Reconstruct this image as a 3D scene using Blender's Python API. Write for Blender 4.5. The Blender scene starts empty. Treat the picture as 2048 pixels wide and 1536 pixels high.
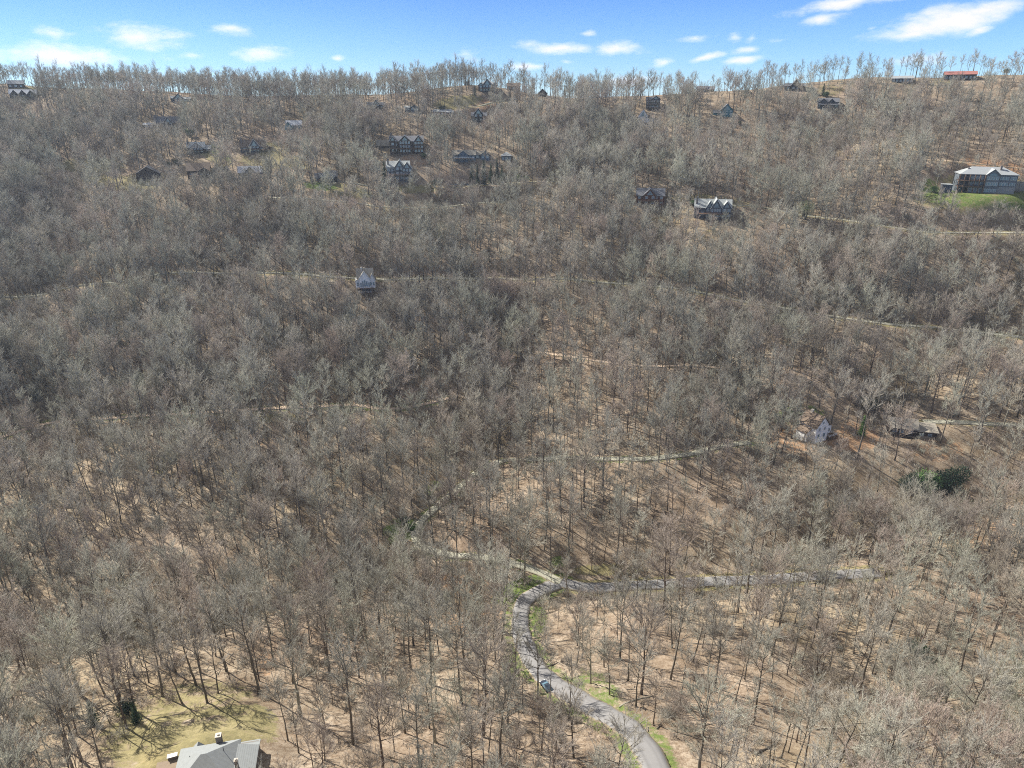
import bpy, math, random
import numpy as np
R = math.radians
D = bpy.data
SC = bpy.context.scene
COL = SC.collection
rng = np.random.default_rng(7)
random.seed(7)

# ------------------------------------------------------------------ camera, sky, sun, exposure
PITCH = 22.0
FPX = 1365.0                      # focal length in pixels of the 2048 wide photograph
cam = D.cameras.new('camera'); cam.sensor_width = 36; cam.lens = 36 * FPX / 2048
cam.clip_start = 1; cam.clip_end = 30000
camo = D.objects.new('camera', cam); COL.objects.link(camo)
camo.location = (0, 0, 0); camo.rotation_euler = (R(90 - PITCH), 0, 0)
SC.camera = camo
SUN_AZ, SUN_EL = -54.0, 39.0      # degrees right of the view direction, above the horizon
sl = D.lights.new('sun', 'SUN'); sl.energy = 5.0; sl.angle = R(0.5); sl.color = (1.0, 0.95, 0.87)
so = D.objects.new('sun', sl); COL.objects.link(so)
so.rotation_euler = (R(90 - SUN_EL), 0, R(180 - SUN_AZ)); so.location = (-200, 200, 300)
SC.view_settings.view_transform = 'Standard'; SC.view_settings.look = 'None'
SC.view_settings.gamma = 1; SC.view_settings.exposure = 1.06
SC.cycles.max_bounces = 5; SC.cycles.diffuse_bounces = 2; SC.cycles.glossy_bounces = 2
SC.cycles.use_denoising = False
SC.cycles.volume_bounces = 0
SC.cycles.pixel_filter_type = 'BLACKMAN_HARRIS'; SC.cycles.filter_width = 1.05

CT, ST = math.cos(R(PITCH)), math.sin(R(PITCH))
def pix_dir(px, py):
    x = (px - 1024) / FPX; y = (py - 768) / FPX
    return np.array([x, CT - y * ST, -ST - y * CT])
def to_pix(P):
    P = np.asarray(P, float)
    f = P[..., 1] * CT - P[..., 2] * ST
    u = P[..., 1] * ST + P[..., 2] * CT
    f = np.maximum(f, 1e-3)
    return 1024 + FPX * P[..., 0] / f, 768 - FPX * u / f, f

class NT:
    def __init__(s, tree): s.t = tree; tree.nodes.clear()
    def n(s, typ, ins=None, **kw):
        nd = s.t.nodes.new(typ)
        for k, v in kw.items(): setattr(nd, k, v)
        for k, v in (ins or {}).items():
            i = nd.inputs[k]
            if isinstance(v, bpy.types.NodeSocket): s.t.links.new(v, i)
            else: i.default_value = v
        return nd
    def m(s, op, a, b=0.0, c=0.0, clamp=False):
        nd = s.n('ShaderNodeMath', {0: a, 1: b, 2: c}, operation=op, use_clamp=clamp); return nd.outputs[0]
    def mix(s, f, a, b, bt='MIX'):
        nd = s.n('ShaderNodeMix', data_type='RGBA', blend_type=bt)
        for i, v in ((0, f), (6, a), (7, b)):
            if isinstance(v, bpy.types.NodeSocket): s.t.links.new(v, nd.inputs[i])
            else: nd.inputs[i].default_value = v if i == 0 else (*v[:3], 1)
        return nd.outputs[2]
    def ramp(s, f, pts, interp='LINEAR'):
        nd = s.n('ShaderNodeValToRGB', {0: f}); cr = nd.color_ramp; cr.interpolation = interp
        while len(cr.elements) < len(pts): cr.elements.new(0.5)
        for e, (p, c) in zip(cr.elements, pts): e.position = p; e.color = (*c[:3], 1)
        return nd.outputs[0]
    def noise(s, vec, scale, detail=3, rough=0.55, out=0):
        i = {'Scale': scale, 'Detail': detail, 'Roughness': rough}
        if vec is not None: i['Vector'] = vec
        return s.n('ShaderNodeTexNoise', i).outputs[out]

w = D.worlds.new('World'); SC.world = w; w.use_nodes = True
t = NT(w.node_tree)
sky = t.n('ShaderNodeTexSky', sky_type='NISHITA', sun_disc=False, sun_elevation=R(SUN_EL),
          sun_rotation=R(SUN_AZ), altitude=1200, air_density=1.0, dust_density=0.15, ozone_density=2.5)
tc = t.n('ShaderNodeTexCoord').outputs['Generated']
sep = t.n('ShaderNodeSeparateXYZ', {0: tc})
az = t.m('ARCTAN2', sep.outputs[0], sep.outputs[1]); el = t.m('ARCSINE', sep.outputs[2])
cv = t.n('ShaderNodeCombineXYZ', {0: t.m('MULTIPLY', az, 1.0), 1: t.m('MULTIPLY', el, 2.6), 2: 0.3}).outputs[0]
n1 = t.noise(cv, 24, 8, 0.68); n2 = t.noise(cv, 9, 3, 0.5, 1)
s2 = t.n('ShaderNodeSeparateColor', {0: n2})
azd = t.m('ADD', az, t.m('MULTIPLY', t.m('SUBTRACT', s2.outputs[0], 0.5), 0.05))
eld = t.m('ADD', el, t.m('MULTIPLY', t.m('SUBTRACT', s2.outputs[1], 0.5), 0.02))
CLOUDS = [(110,110,185,24,1),(95,70,40,15,.6),(290,72,100,28,1),(345,85,50,14,.7),(460,64,38,13,.85),(535,109,56,18,1),(690,112,14,9,.8),(400,112,28,6,.5),
 (1050,131,52,8,.9),(1115,93,80,14,1),(1225,98,58,18,1),(1188,64,18,7,.7),(1250,162,62,13,1),(1322,125,32,9,1),(1412,114,36,10,1),
 (1480,121,42,9,1),(1486,100,32,10,1),(1390,73,34,7,.6),(1462,72,16,12,.6),(1495,74,14,9,.6),(1130,124,14,4,.4),
 (1650,42,54,12,1.0),(1700,8,135,18,1.2),(1885,44,170,38,1.35),(1975,22,110,24,1.2),(1815,70,70,16,1.1),(1948,66,34,8,.8),(1742,57,16,6,.6),(940,110,30,12,.25),
 (1560,78,40,8,.35),(1840,118,60,14,.45),(-260,90,150,30,1),(2300,60,160,36,1),(-600,40,160,30,1)]
acc = None
for (px, py, rx, ry, st) in CLOUDS:
    d = pix_dir(px, py); d = d / np.linalg.norm(d)
    a0 = math.atan2(d[0], d[1]); e0 = math.asin(d[2])
    d2 = pix_dir(px + rx, py); d3 = pix_dir(px, py - ry); d3 = d3 / np.linalg.norm(d3)
    ra = abs(math.atan2(d2[0], d2[1]) - a0); re = abs(math.asin(d3[2]) - e0)
    u = t.m('DIVIDE', t.m('SUBTRACT', azd, a0), ra)
    dv = t.m('SUBTRACT', eld, e0)
    if px > 1280: dv = t.m('SUBTRACT', dv, t.m('MULTIPLY', t.m('SUBTRACT', azd, a0), 0.14))
    v = t.m('DIVIDE', dv, re)
    e = t.m('SUBTRACT', 1.0, t.m('SQRT', t.m('ADD', t.m('MULTIPLY', u, u), t.m('MULTIPLY', v, v))))
    e = t.m('MULTIPLY', t.m('ADD', e, 0.05), st)
    acc = e if acc is None else t.m('MAXIMUM', acc, e)
dens = t.m('ADD', acc, t.m('MULTIPLY', t.m('SUBTRACT', n1, 0.47), 2.2))
cm = t.n('ShaderNodeMapRange', {0: dens, 1: -0.05, 2: 1.3, 3: 0.0, 4: 0.95}, interpolation_type='SMOOTHSTEP').outputs[0]
band = t.n('ShaderNodeMapRange', {0: t.m('ABSOLUTE', el), 1: 0.0, 2: 0.30, 3: 0.0, 4: 1.0}).outputs[0]
SKYS = 0.066
lowsky = t.ramp(t.m('MULTIPLY', el, 2.0), [(0.0, (0.56, 0.76, 0.98)), (0.10, (0.46, 0.68, 0.97)), (0.36, (0.27, 0.48, 0.88)), (0.75, (0.29, 0.50, 0.90))])
skc = t.mix(1.0, sky.outputs[0], lowsky, 'MULTIPLY')
rgt = t.n('ShaderNodeMapRange', {0: az, 1: -0.05, 2: 0.65, 3: 1.0, 4: 1.42}).outputs[0]
skc = t.mix(1.0, skc, t.n('ShaderNodeCombineColor', {0: rgt, 1: rgt, 2: rgt}).outputs[0], 'MULTIPLY')
overhead_fill = t.n('ShaderNodeMapRange', {0: el, 1: 0.28, 2: 0.75, 3: 0.0, 4: 0.85}).outputs[0]     # added pale sky, unseen above the frame, makes the ambient light less blue
skc = t.mix(overhead_fill, skc, (3.6, 3.6, 3.7))
shade = t.mix(t.n('ShaderNodeMapRange', {0: dens, 1: 0.3, 2: 1.0}).outputs[0], (8.8, 9.0, 9.8), (7.9, 7.7, 8.3))
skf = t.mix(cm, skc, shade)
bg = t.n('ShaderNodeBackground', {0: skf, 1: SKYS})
t.n('ShaderNodeOutputWorld', {0: bg.outputs[0]})

# ------------------------------------------------------------------ small helpers
def tag(o, label=None, cat=None, group=None, kind=None):
    if label: o['label'] = label
    if cat: o['category'] = cat
    if group: o['group'] = group
    if kind: o['kind'] = kind
    return o
def empty(name, loc, rz=0.0):
    o = D.objects.new(name, None); COL.objects.link(o); o.location = tuple(float(v) for v in loc)
    o.rotation_euler = (0, 0, rz); o.empty_display_size = 1; return o
def mesh_obj(name, me, parent=None, loc=None):
    o = D.objects.new(name, me); COL.objects.link(o)
    if parent is not None: o.parent = parent
    if loc is not None: o.location = loc
    return o
class MB:
    """collects faces, links them as one mesh"""
    def __init__(s): s.v = []; s.f = []
    def poly(s, pts, fs):
        b = len(s.v); s.v += [tuple(map(float, p)) for p in pts]; s.f += [tuple(i + b for i in f) for f in fs]
    def box(s, x0, x1, y0, y1, z0, z1):
        s.poly([(x0,y0,z0),(x1,y0,z0),(x1,y1,z0),(x0,y1,z0),(x0,y0,z1),(x1,y0,z1),(x1,y1,z1),(x0,y1,z1)],
               [(0,3,2,1),(4,5,6,7),(0,1,5,4),(1,2,6,5),(2,3,7,6),(3,0,4,7)])
    def slab(s, pts, th):
        """thick sheet under a planar outline"""
        n = len(pts); lo = [(p[0], p[1], p[2] - th) for p in pts]
        s.poly(list(pts) + lo, [tuple(range(n)), tuple(range(2*n-1, n-1, -1))] + [(i, i + n, (i+1) % n + n, (i+1) % n) for i in range(n)])
    def tube(s, pts, rad, sides=6, cap=True):
        pts = [np.array(p, float) for p in pts]; b = len(s.v); n = len(pts)
        for i, p in enumerate(pts):
            d = pts[min(i+1, n-1)] - pts[max(i-1, 0)]; d = d / (np.linalg.norm(d) + 1e-9)
            a = np.cross(d, (0.3, 0.9, 0.1) if abs(d[2]) > .8 else (0, 0, 1)); a /= np.linalg.norm(a) + 1e-9; c = np.cross(d, a)
            for k in range(sides):
                th = 2 * math.pi * k / sides
                s.v.append(tuple(p + rad[i] * (math.cos(th) * a + math.sin(th) * c)))
        for i in range(n - 1):
            for k in range(sides):
                k2 = (k + 1) % sides
                s.f.append((b+i*sides+k, b+i*sides+k2, b+(i+1)*sides+k2, b+(i+1)*sides+k))
        if cap: s.f.append(tuple(b + (n-1)*sides + k for k in range(sides))); s.f.append(tuple(b + sides - 1 - k for k in range(sides)))
    def mesh(s, name, mat, smooth=False):
        me = D.meshes.new(name); me.from_pydata(s.v, [], s.f)
        me.materials.append(mat)
        if smooth: me.polygons.foreach_set('use_smooth', [True] * len(me.polygons))
        me.update(); return me
    def build(s, name, mat, parent=None, smooth=False):
        return mesh_obj(name, s.mesh(name, mat, smooth), parent)

# ------------------------------------------------------------------ materials
def mat(name, fn, rough=0.9, spec=0.2, metallic=0.0, bump=None):
    m = D.materials.new(name); m.use_nodes = True; t = NT(m.node_tree)
    col = fn(t)
    b = t.n('ShaderNodeBsdfPrincipled', {'Base Color': col if isinstance(col, bpy.types.NodeSocket) else (*col, 1), 'Roughness': rough, 'Metallic': metallic, 'Specular IOR Level': spec})
    if bump:
        h = bump(t); bn = t.n('ShaderNodeBump', {'Height': h, 'Strength': 0.8, 'Distance': 0.22}); t.t.links.new(bn.outputs[0], b.inputs['Normal'])
    t.n('ShaderNodeOutputMaterial', {0: b.outputs[0]}); return m
def paint(name, c, var=0.25, scale=0.8, rough=0.8, spec=0.2, metallic=0.0):
    def f(t):
        tc = t.n('ShaderNodeTexCoord').outputs['Object']
        n = t.noise(tc, scale, 5, 0.65)
        return t.mix(n, tuple(x * (1 - var) for x in c), tuple(min(1, x * (1 + var)) for x in c))
    return mat(name, f, rough, spec, metallic)
def boards(name, c, step=0.3, axis=2, var=0.3):
    def f(t):
        tc = t.n('ShaderNodeTexCoord').outputs['Object']
        s = t.n('ShaderNodeSeparateXYZ', {0: tc}).outputs[axis]
        fr = t.m('FRACT', t.m('DIVIDE', s, step)); ln = t.m('LESS_THAN', fr, 0.14)
        n = t.noise(tc, 1.1, 5, 0.7)
        a = t.mix(n, tuple(x * (1 - var) for x in c), tuple(min(1, x * (1 + var)) for x in c))
        return t.mix(t.m('MULTIPLY', ln, 0.5), a, tuple(x * 0.3 for x in c))
    return mat(name, f, 0.85)

def twig_mat(name, c, c2):
    def f(t):
        oi = t.n('ShaderNodeObjectInfo'); geo = t.n('ShaderNodeNewGeometry')
        r = oi.outputs['Random']
        a = t.mix(r, c, c2)
        big = t.noise(oi.outputs['Location'], 0.012, 2, 0.5)
        k = t.n('ShaderNodeMapRange', {0: big, 1: 0.35, 2: 0.65, 3: 0.80, 4: 1.2}).outputs[0]
        cc = t.n('ShaderNodeCombineColor', {0: k, 1: k, 2: k}).outputs[0]
        a = t.mix(1.0, a, cc, 'MULTIPLY')
        stand = t.noise(oi.outputs['Location'], 0.03, 3, 0.6)
        a = t.mix(1.0, a, t.ramp(stand, [(0.36, (0.97, 1.01, 0.94)), (0.5, (1, 1, 1)), (0.64, (1.05, 0.97, 0.97))]), 'MULTIPLY')
        n = t.noise(geo.outputs['Position'], 0.6, 2, 0.5)
        return t.mix(t.m('MULTIPLY', n, 0.5), a, tuple(x * 0.62 for x in c))
    return mat(name, f, 0.75, 0.35)
def bark_mat(name, c, c2):
    def f(t):
        oi = t.n('ShaderNodeObjectInfo'); geo = t.n('ShaderNodeNewGeometry')
        mp = t.n('ShaderNodeMapping', {0: geo.outputs['Position'], 3: (3.0, 3.0, 0.6)}).outputs[0]
        n = t.noise(mp, 1.0, 4, 0.7)
        a = t.mix(oi.outputs['Random'], c, c2)
        return t.mix(t.n('ShaderNodeMapRange', {0: n, 1: 0.35, 2: 0.7}).outputs[0], a, tuple(x * 1.8 for x in c))
    return mat(name, f, 0.9, 0.15)
BARK = [bark_mat('bark_grey', (0.09, 0.078, 0.062), (0.15, 0.132, 0.108)), bark_mat('bark_pale', (0.17, 0.16, 0.125), (0.26, 0.245, 0.195)), bark_mat('bark_brown', (0.09, 0.07, 0.056), (0.15, 0.12, 0.095))]
TWIG = [twig_mat('twigs_grey', (0.30, 0.288, 0.24), (0.42, 0.402, 0.335)), twig_mat('twigs_pale', (0.38, 0.37, 0.30), (0.49, 0.475, 0.385)), twig_mat('twigs_brown', (0.295, 0.252, 0.207), (0.405, 0.348, 0.287))]

def leaf_mat(name, c, c2):
    def f(t):
        oi = t.n('ShaderNodeObjectInfo'); geo = t.n('ShaderNodeNewGeometry')
        n = t.noise(geo.outputs['Position'], 1.2, 4, 0.7)
        a = t.mix(n, c, c2)
        return t.mix(t.m('MULTIPLY', oi.outputs['Random'], 0.4), a, tuple(x * 0.6 for x in c))
    return mat(name, f, 0.7, 0.3)
NEEDLE = leaf_mat('needles', (0.018, 0.05, 0.018), (0.06, 0.12, 0.04))
NEEDLE_L = leaf_mat('light_foliage', (0.09, 0.19, 0.04), (0.20, 0.33, 0.09))
NEEDLE_D = leaf_mat('dark_needles', (0.010, 0.028, 0.014), (0.028, 0.06, 0.028))
BUD = leaf_mat('spring_buds', (0.38, 0.42, 0.22), (0.52, 0.55, 0.32))

# ------------------------------------------------------------------ terrain
CTRL = []    # (px, py, axis depth) ground points read off the photograph
rows = [(1700,(112,112,110,108,106,106,108,110,110)),
        (1536,(150,148,142,137,135,134,138,142,145)),
        (1378,(188,184,180,176,172,172,176,182,188)),
        (1240,(232,228,226,226,224,214,214,220,228)),
        (1165,(258,255,254,254,252,246,240,248,256)),
        (1050,(288,286,286,286,284,284,286,286,284)),
        (915,(322,322,324,328,334,316,316,320,322)),
        (768,(362,362,366,370,376,362,358,358,356)),
        (650,(398,396,396,400,406,398,392,388,384)),
        (540,(432,430,428,426,434,430,420,412,404)),
        (430,(476,474,470,464,476,464,446,424,412)),
        (340,(528,524,518,506,510,510,492,456,444)),
        (250,(590,585,578,566,566,566,548,520,505))]
cols = (-450, 0, 350, 700, 1000, 1300, 1650, 1950, 2450)
for py, ds in rows:
    for px, d in zip(cols, ds): CTRL.append((px, py, d * float(np.interp(py, (250, 340, 430, 540, 650, 768), (1.07, 1.065, 1.06, 1.045, 1.025, 1.0)))))
SKYL = [(-500,168,655),(0,166,650),(200,177,652),(350,184,655),(550,193,660),(700,190,655),(800,188,640),(860,178,630),(930,170,625),(1000,176,628),(1085,190,640),
        (1250,192,640),(1400,186,635),(1550,173,625),(1650,161,615),(1750,153,600),(1950,151,585),(2100,150,575),(2500,150,570)]
SKYL = [(a, b, c * 1.065) for a, b, c in SKYL]
P = [pix_dir(px, py) * d for px, py, d in CTRL]
for px, py, d in SKYL:
    p = pix_dir(px, py) * d; P.append(p)
    P.append(p + np.array([p[0] * .08, 60, -22])); P.append(p + np.array([p[0] * .2, 180, -95])); P.append(p + np.array([p[0] * .4, 420, -190]))
P = np.array(P); SCL = 100.0
def tps(a, b):
    r2 = ((a[:, None, :] - b[None, :, :]) ** 2).sum(-1) / SCL ** 2
    return 0.5 * r2 * np.log(r2 + 1e-12)
C = P[:, :2]; K = tps(C, C) + np.eye(len(C)) * 0.02
A = np.block([[K, np.c_[np.ones(len(C)), C / SCL]], [np.c_[np.ones(len(C)), C / SCL].T, np.zeros((3, 3))]])
W = np.linalg.solve(A, np.r_[P[:, 2], np.zeros(3)])
def base_h(x, y):
    q = np.stack([x.ravel(), y.ravel()], 1); out = np.empty(len(q))
    for i in range(0, len(q), 20000):
        k = q[i:i+20000]
        out[i:i+20000] = tps(k, C) @ W[:len(C)] + W[len(C)] + (k / SCL) @ W[len(C)+1:]
    return out.reshape(x.shape)
_perm = rng.random((256, 256))
def vnoise(x, y, wl, seed=0):
    x = x / wl + seed * 17.3; y = y / wl + seed * 5.7
    xi = np.floor(x).astype(int); yi = np.floor(y).astype(int); fx = x - xi; fy = y - yi
    fx = fx * fx * fx * (fx * (fx * 6 - 15) + 10); fy = fy * fy * fy * (fy * (fy * 6 - 15) + 10)
    g = lambda i, j: _perm[i % 256, j % 256]
    return (g(xi, yi) * (1-fx) * (1-fy) + g(xi+1, yi) * fx * (1-fy) + g(xi, yi+1) * (1-fx) * fy + g(xi+1, yi+1) * fx * fy) * 2 - 1

# regular height cache
GX0, GX1, GY0, GY1, GS = -1000., 1000., 30., 1250., 2.5
gx = np.arange(GX0, GX1 + .1, GS); gy = np.arange(GY0, GY1 + .1, GS)
CX0, CY0, CSZ = GX0, GY0, 10.0
cxs = np.arange(GX0, GX1 + 11, 10.); cys = np.arange(GY0, GY1 + 11, 10.)
COARSE = base_h(*np.meshgrid(cxs, cys))
def bil(Hm, x0, y0, s, x, y):
    fx = np.clip((x - x0) / s, 0, Hm.shape[1] - 1.001); fy = np.clip((y - y0) / s, 0, Hm.shape[0] - 1.001)
    i = fx.astype(int); j = fy.astype(int); fx = fx - i; fy = fy - j
    return Hm[j, i] * (1-fx) * (1-fy) + Hm[j, i+1] * fx * (1-fy) + Hm[j+1, i] * (1-fx) * fy + Hm[j+1, i+1] * fx * fy
def march(hf, px, py):
    d = pix_dir(px, py); ts = np.arange(90, 900, 0.5)
    pts = ts[:, None] * d[None, :]
    g = pts[:, 2] - hf(pts[:, 0], pts[:, 1])
    k = np.argmax(g < 0)
    if g[k] >= 0: k = int(np.argmin(g[:1400]))
    return pts[k]
hc = lambda x, y: bil(COARSE, CX0, CY0, CSZ, np.asarray(x, float), np.asarray(y, float))
def polyline(pts, hf, step):
    Q = np.array([march(hf, *p) for p in pts])
    # smooth curve (Catmull-Rom) sampled every step metres
    Q2 = np.vstack([2 * Q[0] - Q[1], Q, 2 * Q[-1] - Q[-2]]); out = []
    for i in range(1, len(Q2) - 2):
        a, b, c, d = Q2[i-1], Q2[i], Q2[i+1], Q2[i+2]
        n = max(2, int(np.linalg.norm(c - b) / step))
        for k in range(n):
            u = k / n
            out.append(.5 * ((2*b) + (c-a)*u + (2*a-5*b+4*c-d)*u*u + (-a+3*b-3*c+d)*u**3))
    out.append(Q[-1]); return np.array(out)
GROOVES = [([(1015,600),(1030,660),(1015,740),(1005,800),(1000,860),(930,930),(860,990),(790,1060),(690,1130),(560,1180),(380,1200),(150,1215)], 5, 22),
           ([(2040,960),(1900,1010),(1740,1045),(1640,1090),(1530,1125),(1400,1140),(1260,1140),(1100,1150),(930,1160),(790,1130)], 9, 19),
           ([(120,360),(90,480),(60,620),(90,760),(150,860)], 9, 30), ([(330,420),(420,520),(520,620),(640,720),(690,760)], 7, 24),
           ([(880,380),(900,460),(950,540),(1010,600)], 8, 26), ([(1330,420),(1300,500),(1240,560)], 6, 22),
           ([(1700,560),(1600,600),(1500,640),(1440,700),(1500,800)], 5, 24), ([(2040,560),(1900,680),(1800,760),(1740,800)], 5, 26),
           ([(600,210),(640,270),(720,340)], 7, 28), ([(1150,200),(1130,280),(1080,350),(1000,400)], 7, 28), ([(1700,240),(1640,300),(1600,380)], 7, 26),
           ([(0,1290),(120,1270),(260,1240),(420,1215)], 5, 16), ([(1800,1536),(1700,1400),(1640,1290),(1560,1200)], 3, 14)]
GP = [(polyline(p, hc, 6.0), d, wd) for p, d, wd in GROOVES]
def dist_field(shape_x, shape_y, pts, reach):
    """row-wise fast nearest distance; X,Y arrays whose Y is constant per row"""
    dm = np.full(shape_x.shape, 1e9); zi = np.zeros(shape_x.shape, int); Yr = shape_y[:, 0]
    for k, p in enumerate(pts):
        r0, r1 = np.searchsorted(Yr, (p[1] - reach, p[1] + reach))
        if r1 <= r0: continue
        xs = shape_x[r0:r1]
        c0 = int(np.min(np.argmax(xs >= p[0] - reach, axis=1))); c1 = xs.shape[1] - int(np.min(np.argmax(xs[:, ::-1] <= p[0] + reach, axis=1)))
        if c1 <= c0: continue
        d = (xs[:, c0:c1] - p[0]) ** 2 + (shape_y[r0:r1, c0:c1] - p[1]) ** 2
        s = dm[r0:r1, c0:c1]; m = d < s; s[m] = d[m]; zi[r0:r1, c0:c1][m] = k
    return np.sqrt(dm), zi
def relief(X, Y):
    z = bil(COARSE, CX0, CY0, CSZ, X, Y)
    far = np.clip((Y - 520) / 120, 0, 1)
    amp = 1 - 0.75 * far
    z = z + amp * (2.5 * vnoise(X, Y, 70, 1) + 1.3 * vnoise(X, Y, 27, 2)) + 0.35 * vnoise(X, Y, 9, 3) + 0.14 * vnoise(X, Y, 3.5, 4)
    for pts, dp, wd in GP:
        d, _ = dist_field(X, Y, pts, wd * 2.4)
        z = z - dp * np.exp(-(np.minimum(d, 999) / wd) ** 2) * amp
    return z
XX, YY = np.meshgrid(gx, gy); H0 = relief(XX, YY)
h0 = lambda x, y: bil(H0, GX0, GY0, GS, np.asarray(x, float), np.asarray(y, float))

ROADS = [  # image trace, half width, verge width, kind
 ([(1350,1650),(1328,1590),(1311,1536),(1287,1493),(1254,1455),(1199,1424),(1152,1395),(1095,1358),(1064,1320),(1045,1279),(1040,1247),(1045,1216),(1068,1194),(1093,1177),(1122,1163)], 3.1, 3.2, 0),
 ([(1122,1163),(1180,1171),(1260,1169),(1350,1168),(1430,1163),(1520,1159),(1620,1154),(1720,1147),(1760,1144)], 2.9, 2.4, 0),
 ([(1122,1163),(1080,1137),(1030,1120),(960,1108),(900,1110),(850,1102),(832,1080),(836,1050),(870,1015),(920,975),(965,938),(1010,922),(1075,918),(1130,914),(1180,917),(1240,918),(1300,916),(1380,908),(1440,893),(1500,885)], 2.0, 2.2, 1),
 ([(0,875),(110,845),(240,835),(400,826),(560,815),(700,812),(760,816),(820,816),(900,795)], 1.7, 3.0, 2),
 ([(-60,590),(140,573),(240,565),(400,547),(560,545),(640,552),(700,556),(790,560),(860,555),(960,558),(1060,560),(1180,563),(1250,568),(1350,575),(1420,590),(1500,606),(1560,615),(1640,630),(1780,648),(1880,655),(1980,668),(2100,680)], 2.3, 3.6, 1),
 ([(1070,705),(1120,710),(1200,722),(1300,733),(1400,733),(1440,738)], 1.6, 1.2, 3),
 ([(1462,412),(1498,409),(1560,422),(1614,432),(1676,438),(1800,457),(1925,465),(2100,468)], 2.2, 3.4, 1),
 ([(540,396),(640,399),(707,404),(766,415),(842,415),(932,408),(1010,404)], 2.2, 2.0, 1),
 ([(1846,845),(1926,844),(1986,848),(2100,856)], 2.4, 1.2, 1),
 ([(890,375),(943,371),(1000,369),(1067,365),(1110,362)], 2.2, 1.6, 1),
 ([(676,360),(721,369),(760,378)], 2.0, 2.0, 1),
 ([(1790,316),(1836,318),(1961,328),(2100,342)], 3.0, 3.0, 3),
 ([(1880,1014),(1960,1012),(2040,1018),(2110,1022)], 2.4, 2.4, 3),
 ([(1040,205),(1010,203),(985,202),(960,214),(930,216)], 2.6, 3.0, 1),
]
ROADP = []
for pts, hw, vg, kd in ROADS:
    q = polyline(pts, h0, 1.6)
    z = h0(q[:, 0], q[:, 1]); k = 17
    zp = np.pad(z, k, mode='edge'); ker = np.hanning(2 * k + 1); ker /= ker.sum()
    q[:, 2] = np.convolve(zp, ker, 'valid')
    ROADP.append((q, hw, vg, kd))
# join the branches at the fork
JZ = ROADP[0][0][-1, 2]
for i in (1, 2):
    q = ROADP[i][0]; n = min(30, len(q)); wgt = np.linspace(1, 0, n); q[:n, 2] = q[:n, 2] * (1 - wgt) + JZ * wgt
def at0(px, py): return march(h0, px, py)
# flat building pads: (px, py, radius m)
PADS = []; KEEPOUT = []
def roadcut(X, Y, Z):
    bw = np.zeros_like(Z); bz = np.zeros_like(Z); dn = np.full(Z.shape, 1e9)
    for q, hw, vg, kd in ROADP:
        d, idx = dist_field(X, Y, q, hw + 13)
        wgt = np.clip(1 - (d - hw - 0.6) / 12.0, 0, 1); wgt = wgt * wgt * (3 - 2 * wgt)
        m = d < dn
        dn[m] = d[m]
        upd = m & (wgt > 0)
        bz[upd] = q[idx[upd], 2]; bw[upd] = wgt[upd]
    return Z * (1 - bw) + (bz - 0.30) * bw
# ------------------------------------------------------------------ houses (spec read before the ground is levelled under them)
# volume: (x0, x1, eave, roof kind, roof height, depth m, forward m, window rows, window columns, colour or None)  - x and heights in photo pixels about (cx, base)
MATS = {
 'stone': paint('stone_wall', (0.20, 0.18, 0.155), .35, 1.5), 'brown': boards('brown_board_wall', (0.060, 0.042, 0.034)), 'dark': boards('dark_board_wall', (0.04, 0.038, 0.042)),
 'red': boards('reddish_log_wall', (0.13, 0.05, 0.03), 0.35), 'grey': boards('grey_board_wall', (0.085, 0.095, 0.11)), 'white': boards('white_board_wall', (0.82, 0.82, 0.79), .25, 2, .06),
 'blue': boards('blue_grey_wall', (0.10, 0.14, 0.18)), 'teal': boards('teal_wall', (0.06, 0.20, 0.23)), 'cream': paint('cream_wall', (0.55, 0.50, 0.42), .1),
 'bluestone': paint('blue_grey_stone', (0.13, 0.15, 0.17), .3, 1.5), 'paving': paint('stone_paving', (0.24, 0.185, 0.13), .35, 1.5), 'conc': paint('concrete_wall', (0.30, 0.30, 0.29), .15, .5), 'deckwood': boards('deck_wood', (0.16, 0.10, 0.065), .2, 0), 'rail': paint('railing_paint', (0.30, 0.16, 0.09), .2),
 'wrail': paint('white_railing_paint', (0.7, 0.7, 0.68), .05), 'brick': paint('chimney_stone', (0.17, 0.15, 0.14), .4, 3),
}
def shingle(name, c, var=.22):
    def f(t):
        tc = t.n('ShaderNodeTexCoord').outputs['Object']
        n = t.noise(tc, 0.9, 6, 0.72); z = t.n('ShaderNodeSeparateXYZ', {0: tc}).outputs[2]
        ln = t.m('LESS_THAN', t.m('FRACT', t.m('DIVIDE', z, 0.17)), 0.25)
        a = t.mix(n, tuple(x * (1 - var) for x in c), tuple(x * (1 + var) for x in c))
        return t.mix(t.m('MULTIPLY', ln, 0.28), a, tuple(x * .4 for x in c))
    return mat(name, f, 0.8, 0.25)
ROOF = {'m': shingle('weathered_shingle_roof', (0.25, 0.265, 0.26)), 'g': shingle('grey_shingle_roof', (0.33, 0.35, 0.34)), 'd': shingle('dark_shingle_roof', (0.13, 0.135, 0.15)), 'b': shingle('brown_shingle_roof', (0.17, 0.125, 0.09)),
        't': shingle('tan_shingle_roof', (0.31, 0.28, 0.225)), 'w': shingle('pale_metal_roof', (0.50, 0.52, 0.54), .08), 'r': shingle('red_metal_roof', (0.34, 0.14, 0.115), .15), 'v': shingle('green_metal_roof', (0.10, 0.22, 0.20), .1),
        'l': shingle('light_grey_roof', (0.31, 0.325, 0.325), .12)}
TRIM = paint('white_trim', (0.75, 0.75, 0.72), .04)
GLASS = mat('window_glass', lambda t: t.mix(t.noise(t.n('ShaderNodeTexCoord').outputs['Object'], .6, 2), (0.05, 0.10, 0.14), (0.17, 0.29, 0.36)), 0.08, 0.9)  # light blue of the reflected sky is put into the glass colour
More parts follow.
